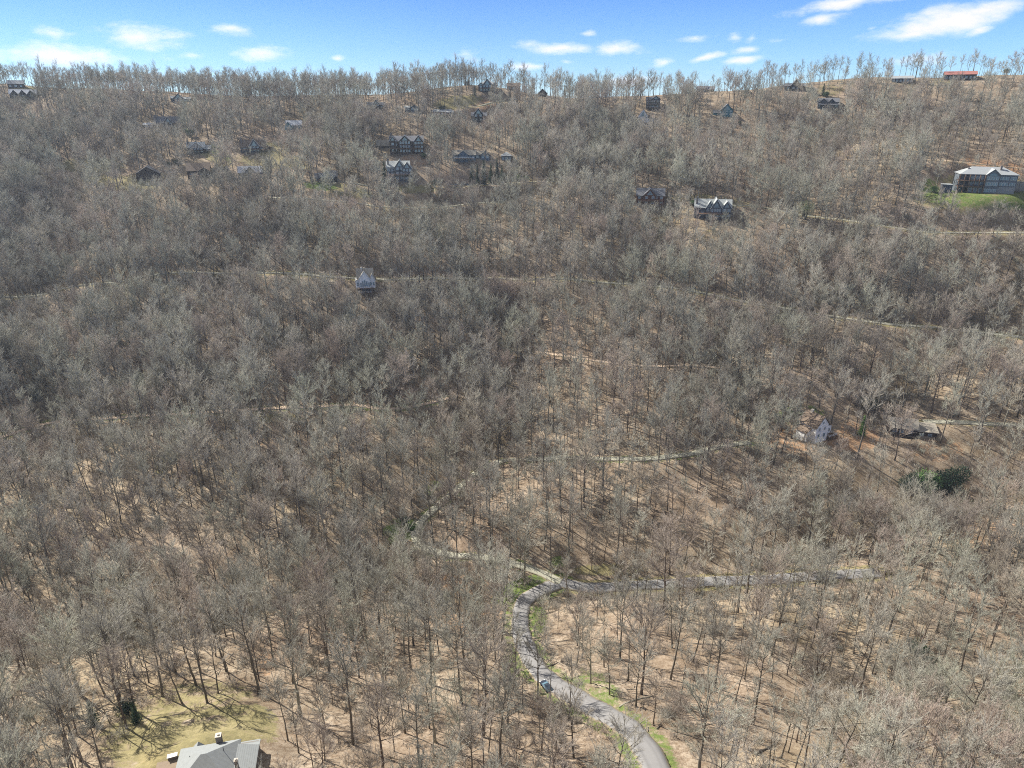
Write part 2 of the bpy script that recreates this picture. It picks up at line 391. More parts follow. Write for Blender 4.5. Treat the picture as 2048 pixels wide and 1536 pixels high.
# label, category name, cx, base y, body colour, roof colour, volumes, extras
HS = [
 ('low ridge house with flat pale roof among thin trees at the far left skyline', 33, 176, 'dark', 'l', [(-14, 13, 8, 'x', 6, 9, 0, 1, 3)], ''),
 ('long dark house with three pale front gables just under the far left ridge', 48, 197, 'dark', 'w', [(-23, 23, 8, 'x', 8, 10, 0, 0, 0), (-20,-8,8,'y',7,11,2,1,1), (-6,6,8,'y',7,11,2,1,1), (8,20,8,'y',7,11,2,1,1)], 'd'),
 ('small chalet with pale gable and low wing below the left ridge', 360, 203, 'grey', 'l', [(-16,-3,6,'x',4,8,0,0,0), (-10,6,7,'y',7,9,1.5,2,2), (6,20,5,'x',3,7,0,1,2)], ''),
 ('dark house with tall glazed front gable and white eaves high on the left slope', 337, 254, 'dark', 'd', [(-24,22,8,'x',11,11,0,1,4), (-7,9,9,'y',10,12,2,2,2)], 'tcd'),
 ('low pale roofed garage beside the house with the glazed gable and white eaves', 298, 255, 'grey', 'w', [(-9,8,5,'x',3,7,0,1,2)], ''),
 ('half timbered chalet with wide pale gable above the yellow lawn', 398, 305, 'dark', 'g', [(-21,12,10,'x',9,10,0,1,1), (-15,9,9,'y',10,11,2,2,4), (10,23,7,'x',6,8,1,1,1)], 'fcd'),
 ('brown roofed house with pointed glass gable and long dark deck on the grassy bank', 508, 303, 'grey', 'b', [(-25,22,9,'x',12,10,0,1,3), (-8,12,10,'y',13,12,2,2,3), (20,36,8,'f',1,9,1,0,0)], 'tcdp'),
 ('white roofed cottage with a small dark centre gable above the dense trees', 501, 351, 'grey', 'w', [(-22,22,6,'x',10,10,0,1,4), (-9,9,7,'y',10,11,1.5,1,3)], 'd'),
 ('plain dark brown barn like house with one big shaded gable on the left', 297, 360, 'brown', 'd', [(-21,21,12,'y',13,16,0,0,0), (-25,-14,10,'f',1,12,-1,1,1)], ''),
 ('dark brown cabin with broad low roof between evergreens on the left', 400, 356, 'brown', 'b', [(-22,20,14,'x',13,14,0,1,3), (-2,22,12,'y',8,15,2,1,2)], 'dp'),
 ('lone house with bright pale green metal roof in the upper left woods', 587, 258, 'teal', 'w', [(-13,16,7,'x',8,10,0,1,2), (-16,-3,6,'y',7,10,2,1,2)], ''),
 ('chalet with pale half timbered gable and dark left wing above a yellow lawn', 655, 362, 'dark', 'd', [(-23,-8,8,'x',7,9,0,1,2), (-13,14,9,'y',11,12,1.5,2,4), (8,19,10,'x',9,10,0,0,0)], 'fd'),
 ('dark chalet with steep middle gable left of the pale round crowned trees', 752, 218, 'dark', 'd', [(-16,16,7,'x',5,9,0,1,4), (-6,8,9,'y',8,10,2,2,2)], 'td'),
 ('small blue grey house half hidden by crowns beside a dark shed roof', 824, 222, 'blue', 'g', [(-14,0,5,'x',4,8,0,1,1), (-3,13,6,'y',5,9,2,1,3)], ''),
 ('tan roofed garage standing left of the big dark lodge', 766, 297, 'brown', 't', [(-12,12,5,'x',10,11,0,0,0)], ''),
 ('big dark lodge with three front gables and many small lit blue windows', 816, 306, 'brown', 'd', [(-35,31,22,'x',9,14,0,2,3), (-35,-23,23,'y',9,15,1,2,1), (-16,6,23,'y',10,15,2.5,3,4), (13,31,22,'y',11,15,2,3,3)], 'ctdp'),
 ('grey gabled lodge on tall dark decks directly below the big dark lodge', 800, 360, 'grey', 'g', [(-25,20,25,'x',10,13,0,0,0), (-25,-4,23,'x',8,14,.5,3,3), (-8,9,26,'y',12,14,2,3,2), (6,24,23,'y',11,14,3,3,3)], 'cdpr'),
 ('long low brown log house below the grassy upper bank', 888, 233, 'red', 'l', [(-21,14,8,'x',4,10,0,1,5), (6,18,7,'x',3,9,2,1,1)], 'dr'),
 ('narrow dark chalet with tall glass gable between two low roofs', 957, 243, 'dark', 'd', [(-14,16,10,'x',6,9,0,1,3), (-9,9,14,'y',10,11,2,2,2)], 'td'),
 ('large grey many gabled house on the summit above the pale driveway', 975, 183, 'grey', 'l', [(-18,19,11,'h',9,13,0,0,0), (-9,8,12,'y',11,14,2,2,3), (-18,-8,11,'y',5,13,1,2,1), (9,19,11,'y',5,13,1,2,1)], 'dp'),
 ('plain tan brown house beside the dark conifers on the summit', 1027, 181, 'brown', 'b', [(-13,13,8,'x',6,10,0,1,3)], ''),
 ('wide blue house with glass gable and white railed balcony above pale bank', 929, 322, 'blue', 't', [(-23,22,11,'x',8,11,0,1,5), (-12,7,12,'y',7,12,2,1,4)], 'dwp'),
 ('blue grey wing house with pointed gable left of the tall dark conifers', 965, 318, 'blue', 't', [(-16,8,8,'x',6,9,0,1,2), (-3,14,8,'y',8,10,2,1,2)], ''),
 ('small square pavilion with pale hipped roof right of the dark conifers', 1013, 322, 'grey', 'l', [(-10,10,9,'h',7,8,0,1,3)], ''),
 ('low grey house with patchy brown roof beside the dark lot by the middle road', 915, 371, 'grey', 'b', [(-22,22,7,'x',12,11,0,1,6)], 'd'),
 ('tiny dark arched roof cabin on the ridge right of the summit', 1085, 192, 'dark', 'd', [(-9,9,5,'y',8,10,0,1,1)], ''),
 ('tall grey house with white rails on three stacked porches below the ridge', 1305, 217, 'grey', 'd', [(-13, 12, 16, 'x', 5, 9, 0, 2, 4), (-3, 14, 17, 'y', 6, 11, 1, 2, 2)], 'w3p'),
 ('white gabled cottage with reddish porch roof in the upper middle', 1288, 243, 'white', 'b', [(-13,8,9,'y',14,12,2,2,2), (4,19,8,'r',5,9,0,1,2)], ''),
 ('dark ridge cabin with a bright pale slanted roof at its right side', 1412, 184, 'brown', 'd', [(-18,2,7,'x',5,10,0,1,2), (2,16,6,'w',6,10,0,0,0)], ''),
 ('teal fronted gable house with dark shed on its left, high on right', 1450, 231, 'teal', 'd', [(-9,14,10,'y',11,12,2,2,3), (-23,-8,5,'x',5,9,0,0,0)], ''),
 ('dark peaked house near the skyline left of the round green tree', 1588, 181, 'dark', 'd', [(-18,20,8,'x',5,10,0,1,3), (-6,10,10,'y',10,12,2,1,2)], ''),
 ('dark lodge with little rounded dormers and one long pale porch roof', 1655, 218, 'grey', 'd', [(-19,19,13,'x',7,12,0,1,5), (-14,-5,15,'y',4,12,1,0,0), (2,9,15,'y',4,12,1,0,0)], 'e'),
 ('low grey ridge house with pale flat roof behind one large skyline tree', 1804, 166, 'dark', 'l', [(-19,19,8,'x',5,12,0,1,6)], ''),
 ('long dark house with a red roof on the right skyline', 1920, 160, 'dark', 'r', [(-28,27,10,'x',6,12,0,1,8)], 'p'),
 ('dark timber house with orange railed deck beside the three gabled grey house', 1300, 409, 'red', 'd', [(-27,27,17,'x',12,13,0,2,5), (-14,11,18,'y',12,14,2,2,2)], 'dpr'),
 ('grey house with three white trimmed gables and a red brown deck', 1424, 435, 'grey', 'g', [(-35,35,19,'x',14,13,0,0,0), (-35,-14,19,'x',12,14,.5,1,2), (-13,0,20,'y',12,15,2,2,2), (-4,16,20,'y',16,15,3,2,4), (17,35,20,'y',12,15,2,2,2)], 'tcdpr'),
 ('white house with tall arched windows on dark stilts by the middle road', 733, 592, 'white', 't', [(-15,15,36,'x',15,9,0,0,0), (-11,9,36,'y',14,11,2.5,0,0), (8,19,32,'y',11,8,1,0,0), (-19,-9,32,'s',7,7,1,0,0)], 'A'),
]
ZP = lambda p: p[1] * CT - p[2] * ST
HOUSES = []
for hs in HS:
    p = at0(hs[1], hs[2]); mpp = ZP(p) / FPX
    x0 = min(v[0] for v in hs[5]); x1 = max(v[1] for v in hs[5]); dep = max(v[5] for v in hs[5]); top = max(v[2] + v[4] for v in hs[5])
    HOUSES.append((hs, p, mpp)); KEEPOUT.append((p[0] + (x0 + x1) / 2 * mpp, p[1] + dep / 2, p[2], max((x1 - x0) / 2 * mpp, dep / 2) + 1.0, 9))
def padpt(px, py, r, dz=0, dy=0, fade=10):
    p = at0(px, py); PADS.append((p[0], p[1] + dy, p[2] + dz, r, fade)); return p, ZP(p) / FPX
BIG, BIGM = padpt(1967, 386, 19, 0, 8, 20)
WH, WHM = padpt(1640, 884, 8, 0, 4, 7)
TAN, TANM = padpt(1812, 872, 10, 0, 5, 7)
LL, LLM = padpt(408, 1562, 11, -1.5, 0, 9)
def padcut(X, Y, Z):
    Yr = Y[:, 0]
    for (x, y, z, r, fd) in PADS:
        r0, r1 = np.searchsorted(Yr, (y - r - fd, y + r + fd))
        if r1 <= r0: continue
        d = np.sqrt((X[r0:r1] - x) ** 2 + (Y[r0:r1] - y) ** 2)
        wgt = np.clip(1 - (d - r) / fd, 0, 1); wgt = wgt * wgt * (3 - 2 * wgt)
        Z[r0:r1] = Z[r0:r1] * (1 - wgt) + z * wgt
    return Z
H1 = roadcut(XX, YY, padcut(XX, YY, H0.copy()))
hf = lambda x, y: bil(H1, GX0, GY0, GS, np.asarray(x, float), np.asarray(y, float))
def at(px, py): return march(hf, px, py)

# ------------------------------------------------------------------ the ground sheet
def cover_at(px, py, X, Y):
    """dry grass, fresh green grass, orange soil, brown brush at places given by their photo position"""
    G = np.zeros((4,) + px.shape)
    for (cx, cy, rx, ry, rot, ch, amt) in PATCH:
        c, s = math.cos(R(rot)), math.sin(R(rot)); dx = px - cx; dy = py - cy
        e = np.sqrt(((dx * c + dy * s) / rx) ** 2 + ((-dx * s + dy * c) / ry) ** 2)
        G[ch] = np.maximum(G[ch], amt * np.clip((1.25 - e) / 0.5, 0, 1))
    return G
PATCH = [(390,1490,130,50,-12,0,.8),(500,1450,60,34,20,0,.8),(260,1490,50,34,-40,0,.75),(380,1570,150,50,0,0,.9),(300,1450,40,8,-28,0,1),(420,1425,90,8,-9,0,1),(530,1425,30,10,30,0,1),(330,1520,60,22,0,2,.7),(530,1330,24,30,0,2,.4),(400,1395,110,34,-4,0,.55),
 (1920,395,75,22,3,1,.7),(2045,400,60,22,0,1,.7),(1860,378,22,22,0,1,.6),(1950,398,120,26,0,0,.9),(2000,335,80,14,8,2,.7),(1960,360,110,12,0,0,.6),
 (180,330,70,16,0,0,.75),(240,365,80,14,5,0,.8),(310,352,60,10,0,0,.5),(440,305,30,10,35,1,.7),(430,312,40,14,30,0,.8),(545,300,35,16,0,0,.8),(570,320,60,14,15,0,.7),(520,325,50,14,10,0,.6),
 (640,372,35,9,5,1,.8),(690,380,60,12,10,0,.9),(830,320,30,14,0,2,.5),(835,378,45,9,0,0,.9),(690,300,40,20,20,0,.4),(120,390,50,20,0,0,.4),
 (915,205,50,14,-8,0,.8),(975,208,30,12,0,2,.5),(700,160,20,6,0,0,.3),(50,178,30,5,0,0,.9),(1050,365,70,10,0,0,.4),(1030,350,30,14,0,0,.5),
 (1310,200,30,14,0,2,.3),(1440,215,50,10,0,2,.25),(1660,180,30,14,0,0,.5),(1850,165,70,8,0,0,.5),(1680,165,50,6,0,0,.4),(1380,395,50,8,0,0,.7),(1450,400,60,8,10,0,.5),(1330,440,50,20,0,0,.3),
 (110,845,24,10,-5,0,1),(110,842,18,7,-5,1,.4),(10,870,20,12,0,0,.7),(530,835,90,10,0,0,.6),(800,1060,34,26,-20,1,.75),(870,975,24,14,-30,1,.6),(1590,880,60,30,0,2,.5),(1600,830,60,22,0,1,.5),
 (1720,870,50,24,20,2,.6),(1880,900,60,24,0,2,.4),(1980,1060,90,40,0,2,.4),(930,1200,90,70,0,2,.5),(1210,1140,80,12,0,0,.8),(1120,1125,22,14,10,1,.6),
 (1690,885,50,16,10,2,.8),(320,930,14,26,0,0,.6),(470,940,50,30,40,0,.4),(160,1280,60,22,0,0,.5),(1040,1180,60,22,-25,1,.9),(1078,1240,16,30,0,1,.8),(1022,1330,22,40,0,1,.6),(1200,1380,30,60,-48,1,.5),(1265,1500,26,40,-30,1,.9),
 (1350,470,120,20,0,0,.3),(500,860,160,40,0,2,.25),(300,1480,100,70,0,0,.7),(640,500,60,20,0,2,.2),(1050,900,70,30,0,2,.3),(1000,1080,60,30,0,2,.3),(1150,750,120,60,0,2,.2)]
NC, NR = 900, 660
sv = np.linspace(-1.4, 1.4, NC); yv = 100 * (1330 / 100) ** np.linspace(0, 1, NR) - 60
GXm = sv[None, :] * (yv[:, None] + 60); GYm = np.repeat(yv[:, None], NC, 1)
GZ = roadcut(GXm, GYm, padcut(GXm, GYm, relief(GXm, GYm)))
# the land behind the ridge, down to the horizon
ye = np.array([1400, 1700, 2200, 3000, 4500, 7000, 11000, 16000.])
Xe = sv[None, :] * (ye[:, None] + 60); Ye = np.repeat(ye[:, None], NC, 1)
tt = np.clip((Ye - 1270) / 700, 0, 1)
Ze = GZ[-1][None, :] * (1 - tt) + (-330 + 30 * vnoise(Xe, Ye, 1500, 9)) * tt
VX = np.vstack([GXm, Xe]); VY = np.vstack([GYm, Ye]); VZ = np.vstack([GZ, Ze]); NRR = VX.shape[0]
def grid_mesh(name, X, Y, Z):
    nr, nc = X.shape; me = D.meshes.new(name)
    me.vertices.add(nr * nc); me.vertices.foreach_set('co', np.stack([X, Y, Z], -1).astype(np.float32).ravel())
    i = np.arange((nr-1) * (nc-1)); r, c = i // (nc-1), i % (nc-1); a = r * nc + c
    q = np.stack([a, a+1, a+nc+1, a+nc], 1).astype(np.int32)
    me.loops.add(q.size); me.loops.foreach_set('vertex_index', q.ravel())
    me.polygons.add(len(q)); me.polygons.foreach_set('loop_start', np.arange(len(q), dtype=np.int32) * 4)
    me.polygons.foreach_set('use_smooth', np.ones(len(q), bool)); me.update(calc_edges=True); return me
gme = grid_mesh('ground', VX, VY, VZ)
ppx, ppy, _ = to_pix(np.stack([VX, VY, VZ], -1))
Gc = cover_at(ppx, ppy, VX, VY)
for ri, (q, hw, vg, kd) in enumerate(ROADP):
    d, _ = dist_field(GXm, GYm, q, hw + vg + 3)
    far = np.clip((q[:, 1].mean() - 300) / 100, 0, 1)
    e = np.clip(1 - (d - hw - vg * .55) / (vg * .6), 0, 1)
    ch, am = (0, .8) if ri != 0 else (1, .55)
    if kd in (1, 2) and ri in (2, 3): ch, am = 1, .45
    if kd == 3: ch, am = 2, .5
    Gc[ch][:NR] = np.maximum(Gc[ch][:NR], am * e)
    if kd == 3 or kd == 2: Gc[0][:NR] = np.maximum(Gc[0][:NR], .5 * e)
for pts, dp, wd in GP:
    d, _ = dist_field(GXm, GYm, pts, wd)
    Gc[3][:NR] = np.maximum(Gc[3][:NR], .9 * np.clip(1 - d / (wd * .55), 0, 1))
# broad moisture and litter mask: left side darker brown litter, right side lighter
ca = gme.color_attributes.new('cover', 'FLOAT_COLOR', 'POINT')
ca.data.foreach_set('color', np.stack(list(Gc), -1).astype(np.float32).ravel())
def ground_col(t):
    at_ = t.n('ShaderNodeAttribute', attribute_name='cover'); s = t.n('ShaderNodeSeparateColor', {0: at_.outputs['Color']})
    pos = t.n('ShaderNodeNewGeometry').outputs['Position']
    big = t.noise(pos, 0.013, 3, 0.55); mid = t.noise(pos, 0.09, 4, 0.65); fine = t.noise(pos, 0.9, 4, 0.75); vf = t.noise(pos, 4.5, 2, 0.7)
    a = t.ramp(mid, [(0.30, (0.125, 0.098, 0.068)), (0.47, (0.265, 0.215, 0.155)), (0.60, (0.36, 0.298, 0.222)), (0.78, (0.45, 0.385, 0.30))])
    b = t.ramp(big, [(0.3, (0.88, 0.80, 0.78)), (0.5, (1, 1, 1)), (0.7, (1.0, 0.98, 0.84))])
    a = t.mix(1.0, a, b, 'MULTIPLY')
    a = t.mix(t.n('ShaderNodeMapRange', {0: fine, 1: .42, 2: .62, 3: 0, 4: .85}).outputs[0], a, (0.15, 0.105, 0.068))
    a = t.mix(t.n('ShaderNodeMapRange', {0: vf, 1: .55, 2: .75, 3: 0, 4: .5}).outputs[0], a, (0.50, 0.40, 0.30))
    ed = t.m('MULTIPLY', t.m('SUBTRACT', t.noise(pos, 0.30, 6, 0.75), 0.5), 2.4)
    def msk(v, lo=.35, hi=.65): return t.n('ShaderNodeMapRange', {0: t.m('ADD', v, t.m('MULTIPLY', ed, t.m('MINIMUM', t.m('MULTIPLY', v, 4), 1))), 1: lo, 2: hi}).outputs[0]
    soil = t.mix(fine, (0.40, 0.25, 0.14), (0.28, 0.16, 0.09))
    a = t.mix(t.m('MULTIPLY', msk(s.outputs[2]), .85), a, soil)
    brush = t.mix(fine, (0.10, 0.085, 0.05), (0.17, 0.13, 0.085)); a = t.mix(t.m('MULTIPLY', msk(at_.outputs['Alpha']), .8), a, brush)
    dry = t.ramp(t.m('ADD', t.m('MULTIPLY', mid, .5), t.m('MULTIPLY', fine, .5)), [(0.32, (0.10, 0.095, 0.045)), (0.5, (0.21, 0.185, 0.088)), (0.68, (0.37, 0.315, 0.17))])
    a = t.mix(t.m('MULTIPLY', msk(s.outputs[0]), .9), a, dry)
    gr = t.ramp(fine, [(0.3, (0.06, 0.085, 0.025)), (0.55, (0.12, 0.17, 0.042)), (0.8, (0.24, 0.26, 0.09))])
    a = t.mix(t.m('MULTIPLY', msk(s.outputs[1]), .92), a, gr)
    return a
gm = mat('leaf_litter_ground', ground_col, 0.95, 0.05, bump=lambda t: t.noise(t.n('ShaderNodeNewGeometry').outputs['Position'], 2.2, 5, 0.75))
gme.materials.append(gm)
ground = mesh_obj('ground', gme); tag(ground, 'steep mountainside covered in tan leaf litter', 'ground', None, 'structure')

# ------------------------------------------------------------------ roads
def road_col(c, c2):
    def f(t):
        cr = t.n('ShaderNodeAttribute', attribute_name='cross').outputs['Fac']
        pos = t.n('ShaderNodeNewGeometry').outputs['Position']
        a = t.mix(t.noise(pos, .25, 5, .7), c, c2)
        a = t.mix(t.n('ShaderNodeMapRange', {0: t.noise(pos, 5, 3, .8), 1: .5, 2: .75, 3: 0, 4: .3}).outputs[0], a, tuple(x * 1.35 for x in c2))
        ab = t.m('ABSOLUTE', cr); tr = t.m('SUBTRACT', 1.0, t.m('MULTIPLY', t.m('ABSOLUTE', t.m('SUBTRACT', ab, .42)), 5.0), clamp=True)
        a = t.mix(t.m('MULTIPLY', tr, .35), a, tuple(x * .68 for x in c))
        ed = t.m('ADD', ab, t.m('MULTIPLY', t.m('SUBTRACT', t.noise(pos, 0.9, 5, .75), .5), .55))
        return t.mix(t.n('ShaderNodeMapRange', {0: ed, 1: .84, 2: .96}).outputs[0], a, (0.26, 0.215, 0.14))
    return f
ASPH = mat('weathered_asphalt', road_col((0.165, 0.16, 0.157), (0.235, 0.23, 0.222)), .85)
GRAV = mat('pale_gravel_road', road_col((0.28, 0.275, 0.21), (0.40, 0.385, 0.30)), .95)
DIRT = mat('dirt_track', road_col((0.45, 0.33, 0.23), (0.55, 0.44, 0.33)), .95)
for ri, (q, hw, vg, kd) in enumerate(ROADP):
    dx = np.gradient(q[:, 0]); dy = np.gradient(q[:, 1]); L = np.hypot(dx, dy) + 1e-6; nx, ny = -dy / L, dx / L
    offs = np.array([-1, -.99, -.5, 0, .5, .99, 1]) * hw; zo = np.array([-1.1, .0, .05, .08, .05, .0, -1.1]) + 0.03 + ri * .004
    jit = 1 + .05 * np.sin(np.arange(len(q)) * .9) + .04 * np.sin(np.arange(len(q)) * .23)
    X = q[:, 0:1] + nx[:, None] * offs * jit[:, None]; Y = q[:, 1:2] + ny[:, None] * offs * jit[:, None]; Z = q[:, 2:3] + zo[None, :]
    me = grid_mesh('road', X, Y, Z); me.materials.append((ASPH, GRAV, DIRT, DIRT)[kd])
    ca_ = me.attributes.new('cross', 'FLOAT', 'POINT'); ca_.data.foreach_set('value', np.tile((offs / hw).astype(np.float32), len(q)))
    o = mesh_obj('road', me)
    tag(o, {0: 'grey asphalt road winding up from the bottom edge to the fork', 1: 'grey asphalt road running right from the fork', 2: 'pale lane curving left from the fork and doubling back'}.get(ri, 'pale narrow mountain road cut across the wooded slope'), 'road', 'roads across the mountainside', 'structure')
FASTROAD = [(q[::4], hw, kd) for q, hw, vg, kd in ROADP]
# ------------------------------------------------------------------ bare trees
def twig_mesh(name, S, Dr, L, Rd, mats, extra=None):
    """many thin three sided tapering twigs, each with one bend; S start, Dr direction, L length, Rd base radius"""
    n = len(S); Dr = Dr / np.linalg.norm(Dr, axis=1, keepdims=True)
    up = np.where(np.abs(Dr[:, 2:3]) > .9, np.array([[1., 0, 0]]), np.array([[0, 0, 1.]]))
    a = np.cross(Dr, up); a /= np.linalg.norm(a, axis=1, keepdims=True); c = np.cross(Dr, a)
    bend = rng.normal(0, .14, (n, 3)); bend[:, 2] += .10
    mid = S + Dr * L[:, None] * .5; tip = S + Dr * L[:, None] + bend * L[:, None] * .6
    V = np.zeros((n, 7, 3))
    for k in range(3):
        th = 2 * math.pi * k / 3; off = (math.cos(th) * a + math.sin(th) * c) * Rd[:, None]
        V[:, k] = S + off; V[:, 3 + k] = mid + off * .7
    V[:, 6] = tip
    F4 = np.array([(0,1,4,3),(1,2,5,4),(2,0,3,5)]); F3 = np.array([(3,4,6),(4,5,6),(5,3,6)])
    base = (np.arange(n) * 7)[:, None, None]
    f4 = (F4[None] + base).reshape(-1, 4); f3 = (F3[None] + base).reshape(-1, 3)
    return V.reshape(-1, 3), f4, f3
def np_mesh(name, V, f4, f3, mat):
    me = D.meshes.new(name); me.vertices.add(len(V)); me.vertices.foreach_set('co', V.astype(np.float32).ravel())
    li = np.concatenate([f4.ravel(), f3.ravel()]).astype(np.int32)
    st = np.concatenate([np.arange(len(f4)) * 4, len(f4) * 4 + np.arange(len(f3)) * 3]).astype(np.int32)
    me.loops.add(len(li)); me.loops.foreach_set('vertex_index', li)
    me.polygons.add(len(st)); me.polygons.foreach_set('loop_start', st)
    me.update(calc_edges=True); me.materials.append(mat); return me
def unit(v): return v / (np.linalg.norm(v) + 1e-9)
def make_tree(k, H, cb, cw, r0, nl, twd, upward, fork, kind, twr=.024):
    r = random.Random(100 + k); wood = MB()
    ax = [np.array([0., 0, -1.2])]; lean = np.array([r.uniform(-.03, .03), r.uniform(-.03, .03), 0]) * 1.0
    n = 9; wob = np.zeros(3)
    for i in range(1, n + 1):
        h = H * i / n; wob = wob + np.array([r.gauss(0, .10), r.gauss(0, .10), 0]) * (H / 22)
        ax.append(np.array([lean[0] * h, lean[1] * h, h]) + wob)
    rr = [r0 * 1.25] + [max(.03, r0 * (1 - (i / n) ** 1.2 * .93)) for i in range(1, n + 1)]
    wood.tube(ax, rr, 7)
    def axp(h):
        u = min(max(h / H * n, 0), n - .001); i = int(u); f = u - i
        a = ax[i] if i > 0 else np.array([0., 0, 0]); return a * (1 - f) + ax[i+1] * f, rr[i] * (1 - f) + rr[i+1] * f
    S, Dd, LL_, RR_ = [], [], [], []
    cc = axp(H * (cb + .47 * (1 - cb)))[0]; er = np.array([cw / 2 * 1.02, cw / 2 * 1.02, H * (1 - cb) * .56])
    def twigs(p, d, L, m, lo=.1):
        for _ in range(m):
            u = r.uniform(lo, 1.0); q = p(u)
            rel = (q - cc) / er; rad_ = unit(rel / er + np.array([0, 0, .10 + upward * .006]))
            dd = unit(.6 * unit(d) + .62 * rad_ + np.array([r.gauss(0, .34), r.gauss(0, .34), r.gauss(.05, .25)]))
            l = r.uniform(.9, 2.1) * (cw / 8) ** .5
            e_ = np.linalg.norm((q + dd * l - cc) / er)
            if e_ > 1.12: l *= max(.35, 1.12 / e_ - .25)
            S.append(q); Dd.append(dd); LL_.append(l); RR_.append(twr * r.uniform(.7, 1.2))
    sub = MB()
    def branch(p0, d0, L, rad, lev, curve):
        pts = [p0]; d = unit(d0); m = 4 if lev == 0 else 2
        for i in range(m):
            d = unit(d + np.array([r.gauss(0, .14), r.gauss(0, .14), curve / m])); pts.append(pts[-1] + d * L / m)
        rads = [rad * (1 - .8 * i / m) for i in range(m + 1)]
        (wood if lev == 0 else sub).tube(pts, rads, 5 if lev == 0 else 4, cap=False)
        def pos(u):
            v = u * m; i = min(int(v), m - 1); f = v - i; return pts[i] * (1 - f) + pts[i+1] * f
        return pos, d, pts
    def limb(p0, d0, L, rad, curve):
        pos, d, pts = branch(p0, d0, L, rad, 0, curve)
        ns = max(3, int(L * 1.25))
        for j in range(ns):
            u = .22 + .74 * (j + r.random()) / ns; q = pos(u)
            sd = unit(unit(pts[-1] - pts[0]) + unit(np.array([r.gauss(0, 1), r.gauss(0, 1), r.gauss(.15, .5)])) * .95)
            SL = L * (.48 - .22 * u) + .5
            sp, sdd, _ = branch(q, sd, SL, max(.028, rad * .42 * (1 - .5 * u)), 1, .3)
            twigs(sp, sd, SL, max(3, int(twd * .92 * SL)))
        twigs(pos, d, L, int(twd * L * .6), .4)
    g = r.uniform(0, 6.28)
    for i in range(nl):
        t_ = (i + .5) / nl; h = H * (cb + (1 - cb) * t_ * .97); p, rad = axp(h); g += 2.4 + r.uniform(-.4, .4)
        prof = math.sin(math.pi * min(1, (.30 + .62 * t_))) ** .8 if not fork else (.45 + .55 * math.sin(math.pi * (.2 + .65 * t_)))
        e = R(28 + 38 * t_ + upward + r.uniform(-8, 8)); L = cw / 2 * prof / max(.45, math.cos(e)) * r.uniform(.8, 1.2)
        limb(p, np.array([math.cos(g) * math.cos(e), math.sin(g) * math.cos(e), math.sin(e)]), L, min(.17, rad * .62 + .015), .25)
    # a few dead stubs low on the stem
    for i in range(3):
        p, rad = axp(H * r.uniform(.25, max(.3, cb))); a = r.uniform(0, 6.28)
        branch(p, np.array([math.cos(a), math.sin(a), .3]), r.uniform(.6, 1.6), .03, 1, .1)
    if fork:
        p, rad = axp(H * .3); a = r.uniform(0, 6.28)
        q = [p]; d = unit(np.array([math.cos(a) * .42, math.sin(a) * .42, 1]))
        for i in range(5): d = unit(d + np.array([0, 0, .08])); q.append(q[-1] + d * H * .12)
        wood.tube(q, [rad * .75 * (1 - .16 * i) for i in range(6)], 6)
        for i in range(6):
            u = .4 + .12 * i; v = u * 5; ii = min(4, int(v)); pp = q[ii] * (1 - (v - ii)) + q[ii+1] * (v - ii); aa = a + 2.3 * i; e = R(r.uniform(30, 60))
            limb(pp, np.array([math.cos(aa) * math.cos(e), math.sin(aa) * math.cos(e), math.sin(e)]), cw * .34, .07, .25)
    V, f4, f3 = twig_mesh('t', np.array(S), np.array(Dd), np.array(LL_), np.array(RR_), None)
    # join the fine side branches with the twigs
    sv_ = np.array(sub.v); sf = np.array([f for f in sub.f if len(f) == 4]) + len(V)
    Vc = np.vstack([V, sv_]); f4c = np.vstack([f4, sf])
    trunk = wood.mesh('trunk', BARK[kind], True); crown = np_mesh('crown', Vc, f4c, f3, TWIG[kind])
    return trunk, crown
#        H    cb   cw   r0  limbs twd up fork kind
SPEC = [(25, .48, 8.5, .26, 13, 7.5, 4, 0, 0, 'tall round grey tree'), (23, .42, 9.5, .28, 14, 7.0, 0, 0, 2, 'broad brownish tree'),
        (27, .55, 7.5, .27, 12, 7.5, 8, 0, 0, 'very tall grey tree'), (22, .40, 8.5, .24, 12, 5.0, 5, 1, 1, 'forked pale tree'),
        (20, .50, 5.0, .15, 10, 7.5, 12, 0, 2, 'slender brownish tree'), (22, .58, 4.2, .14, 9, 7.0, 14, 0, 0, 'thin straight grey tree'),
        (18, .45, 6.5, .17, 11, 8.0, 6, 0, 0, 'upswept middling grey tree'), (24, .45, 10.5, .33, 14, 4.2, -4, 0, 1, 'stout crooked pale tree'),
        (16, .35, 7.0, .15, 12, 8.5, 8, 0, 2, 'low bushy brownish tree'), (26, .50, 8.0, .25, 12, 6.5, 6, 1, 0, 'tall twin stemmed grey tree'),
        (21, .45, 7.5, .19, 12, 8.5, 8, 0, 2, 'dense reddish brown tree'), (19, .60, 3.6, .11, 8, 7.0, 12, 0, 1, 'thin pale pole tree'),
        (24, .52, 9.5, .27, 13, 6.5, -2, 0, 0, 'wide topped grey tree'), (21, .40, 8.0, .21, 13, 7.0, 10, 1, 2, 'forked brownish tree'), (17, .38, 8.0, .17, 13, 7.5, 2, 0, 0, 'short wide grey tree'), (24, .50, 6.0, .22, 12, 7.0, 14, 0, 0, 'narrow topped grey tree')]
PROTO = [make_tree(k, s[0], s[1] * .93, s[2] * 1.14, s[3] * 1.25, *s[4:9]) for k, s in enumerate(SPEC)]
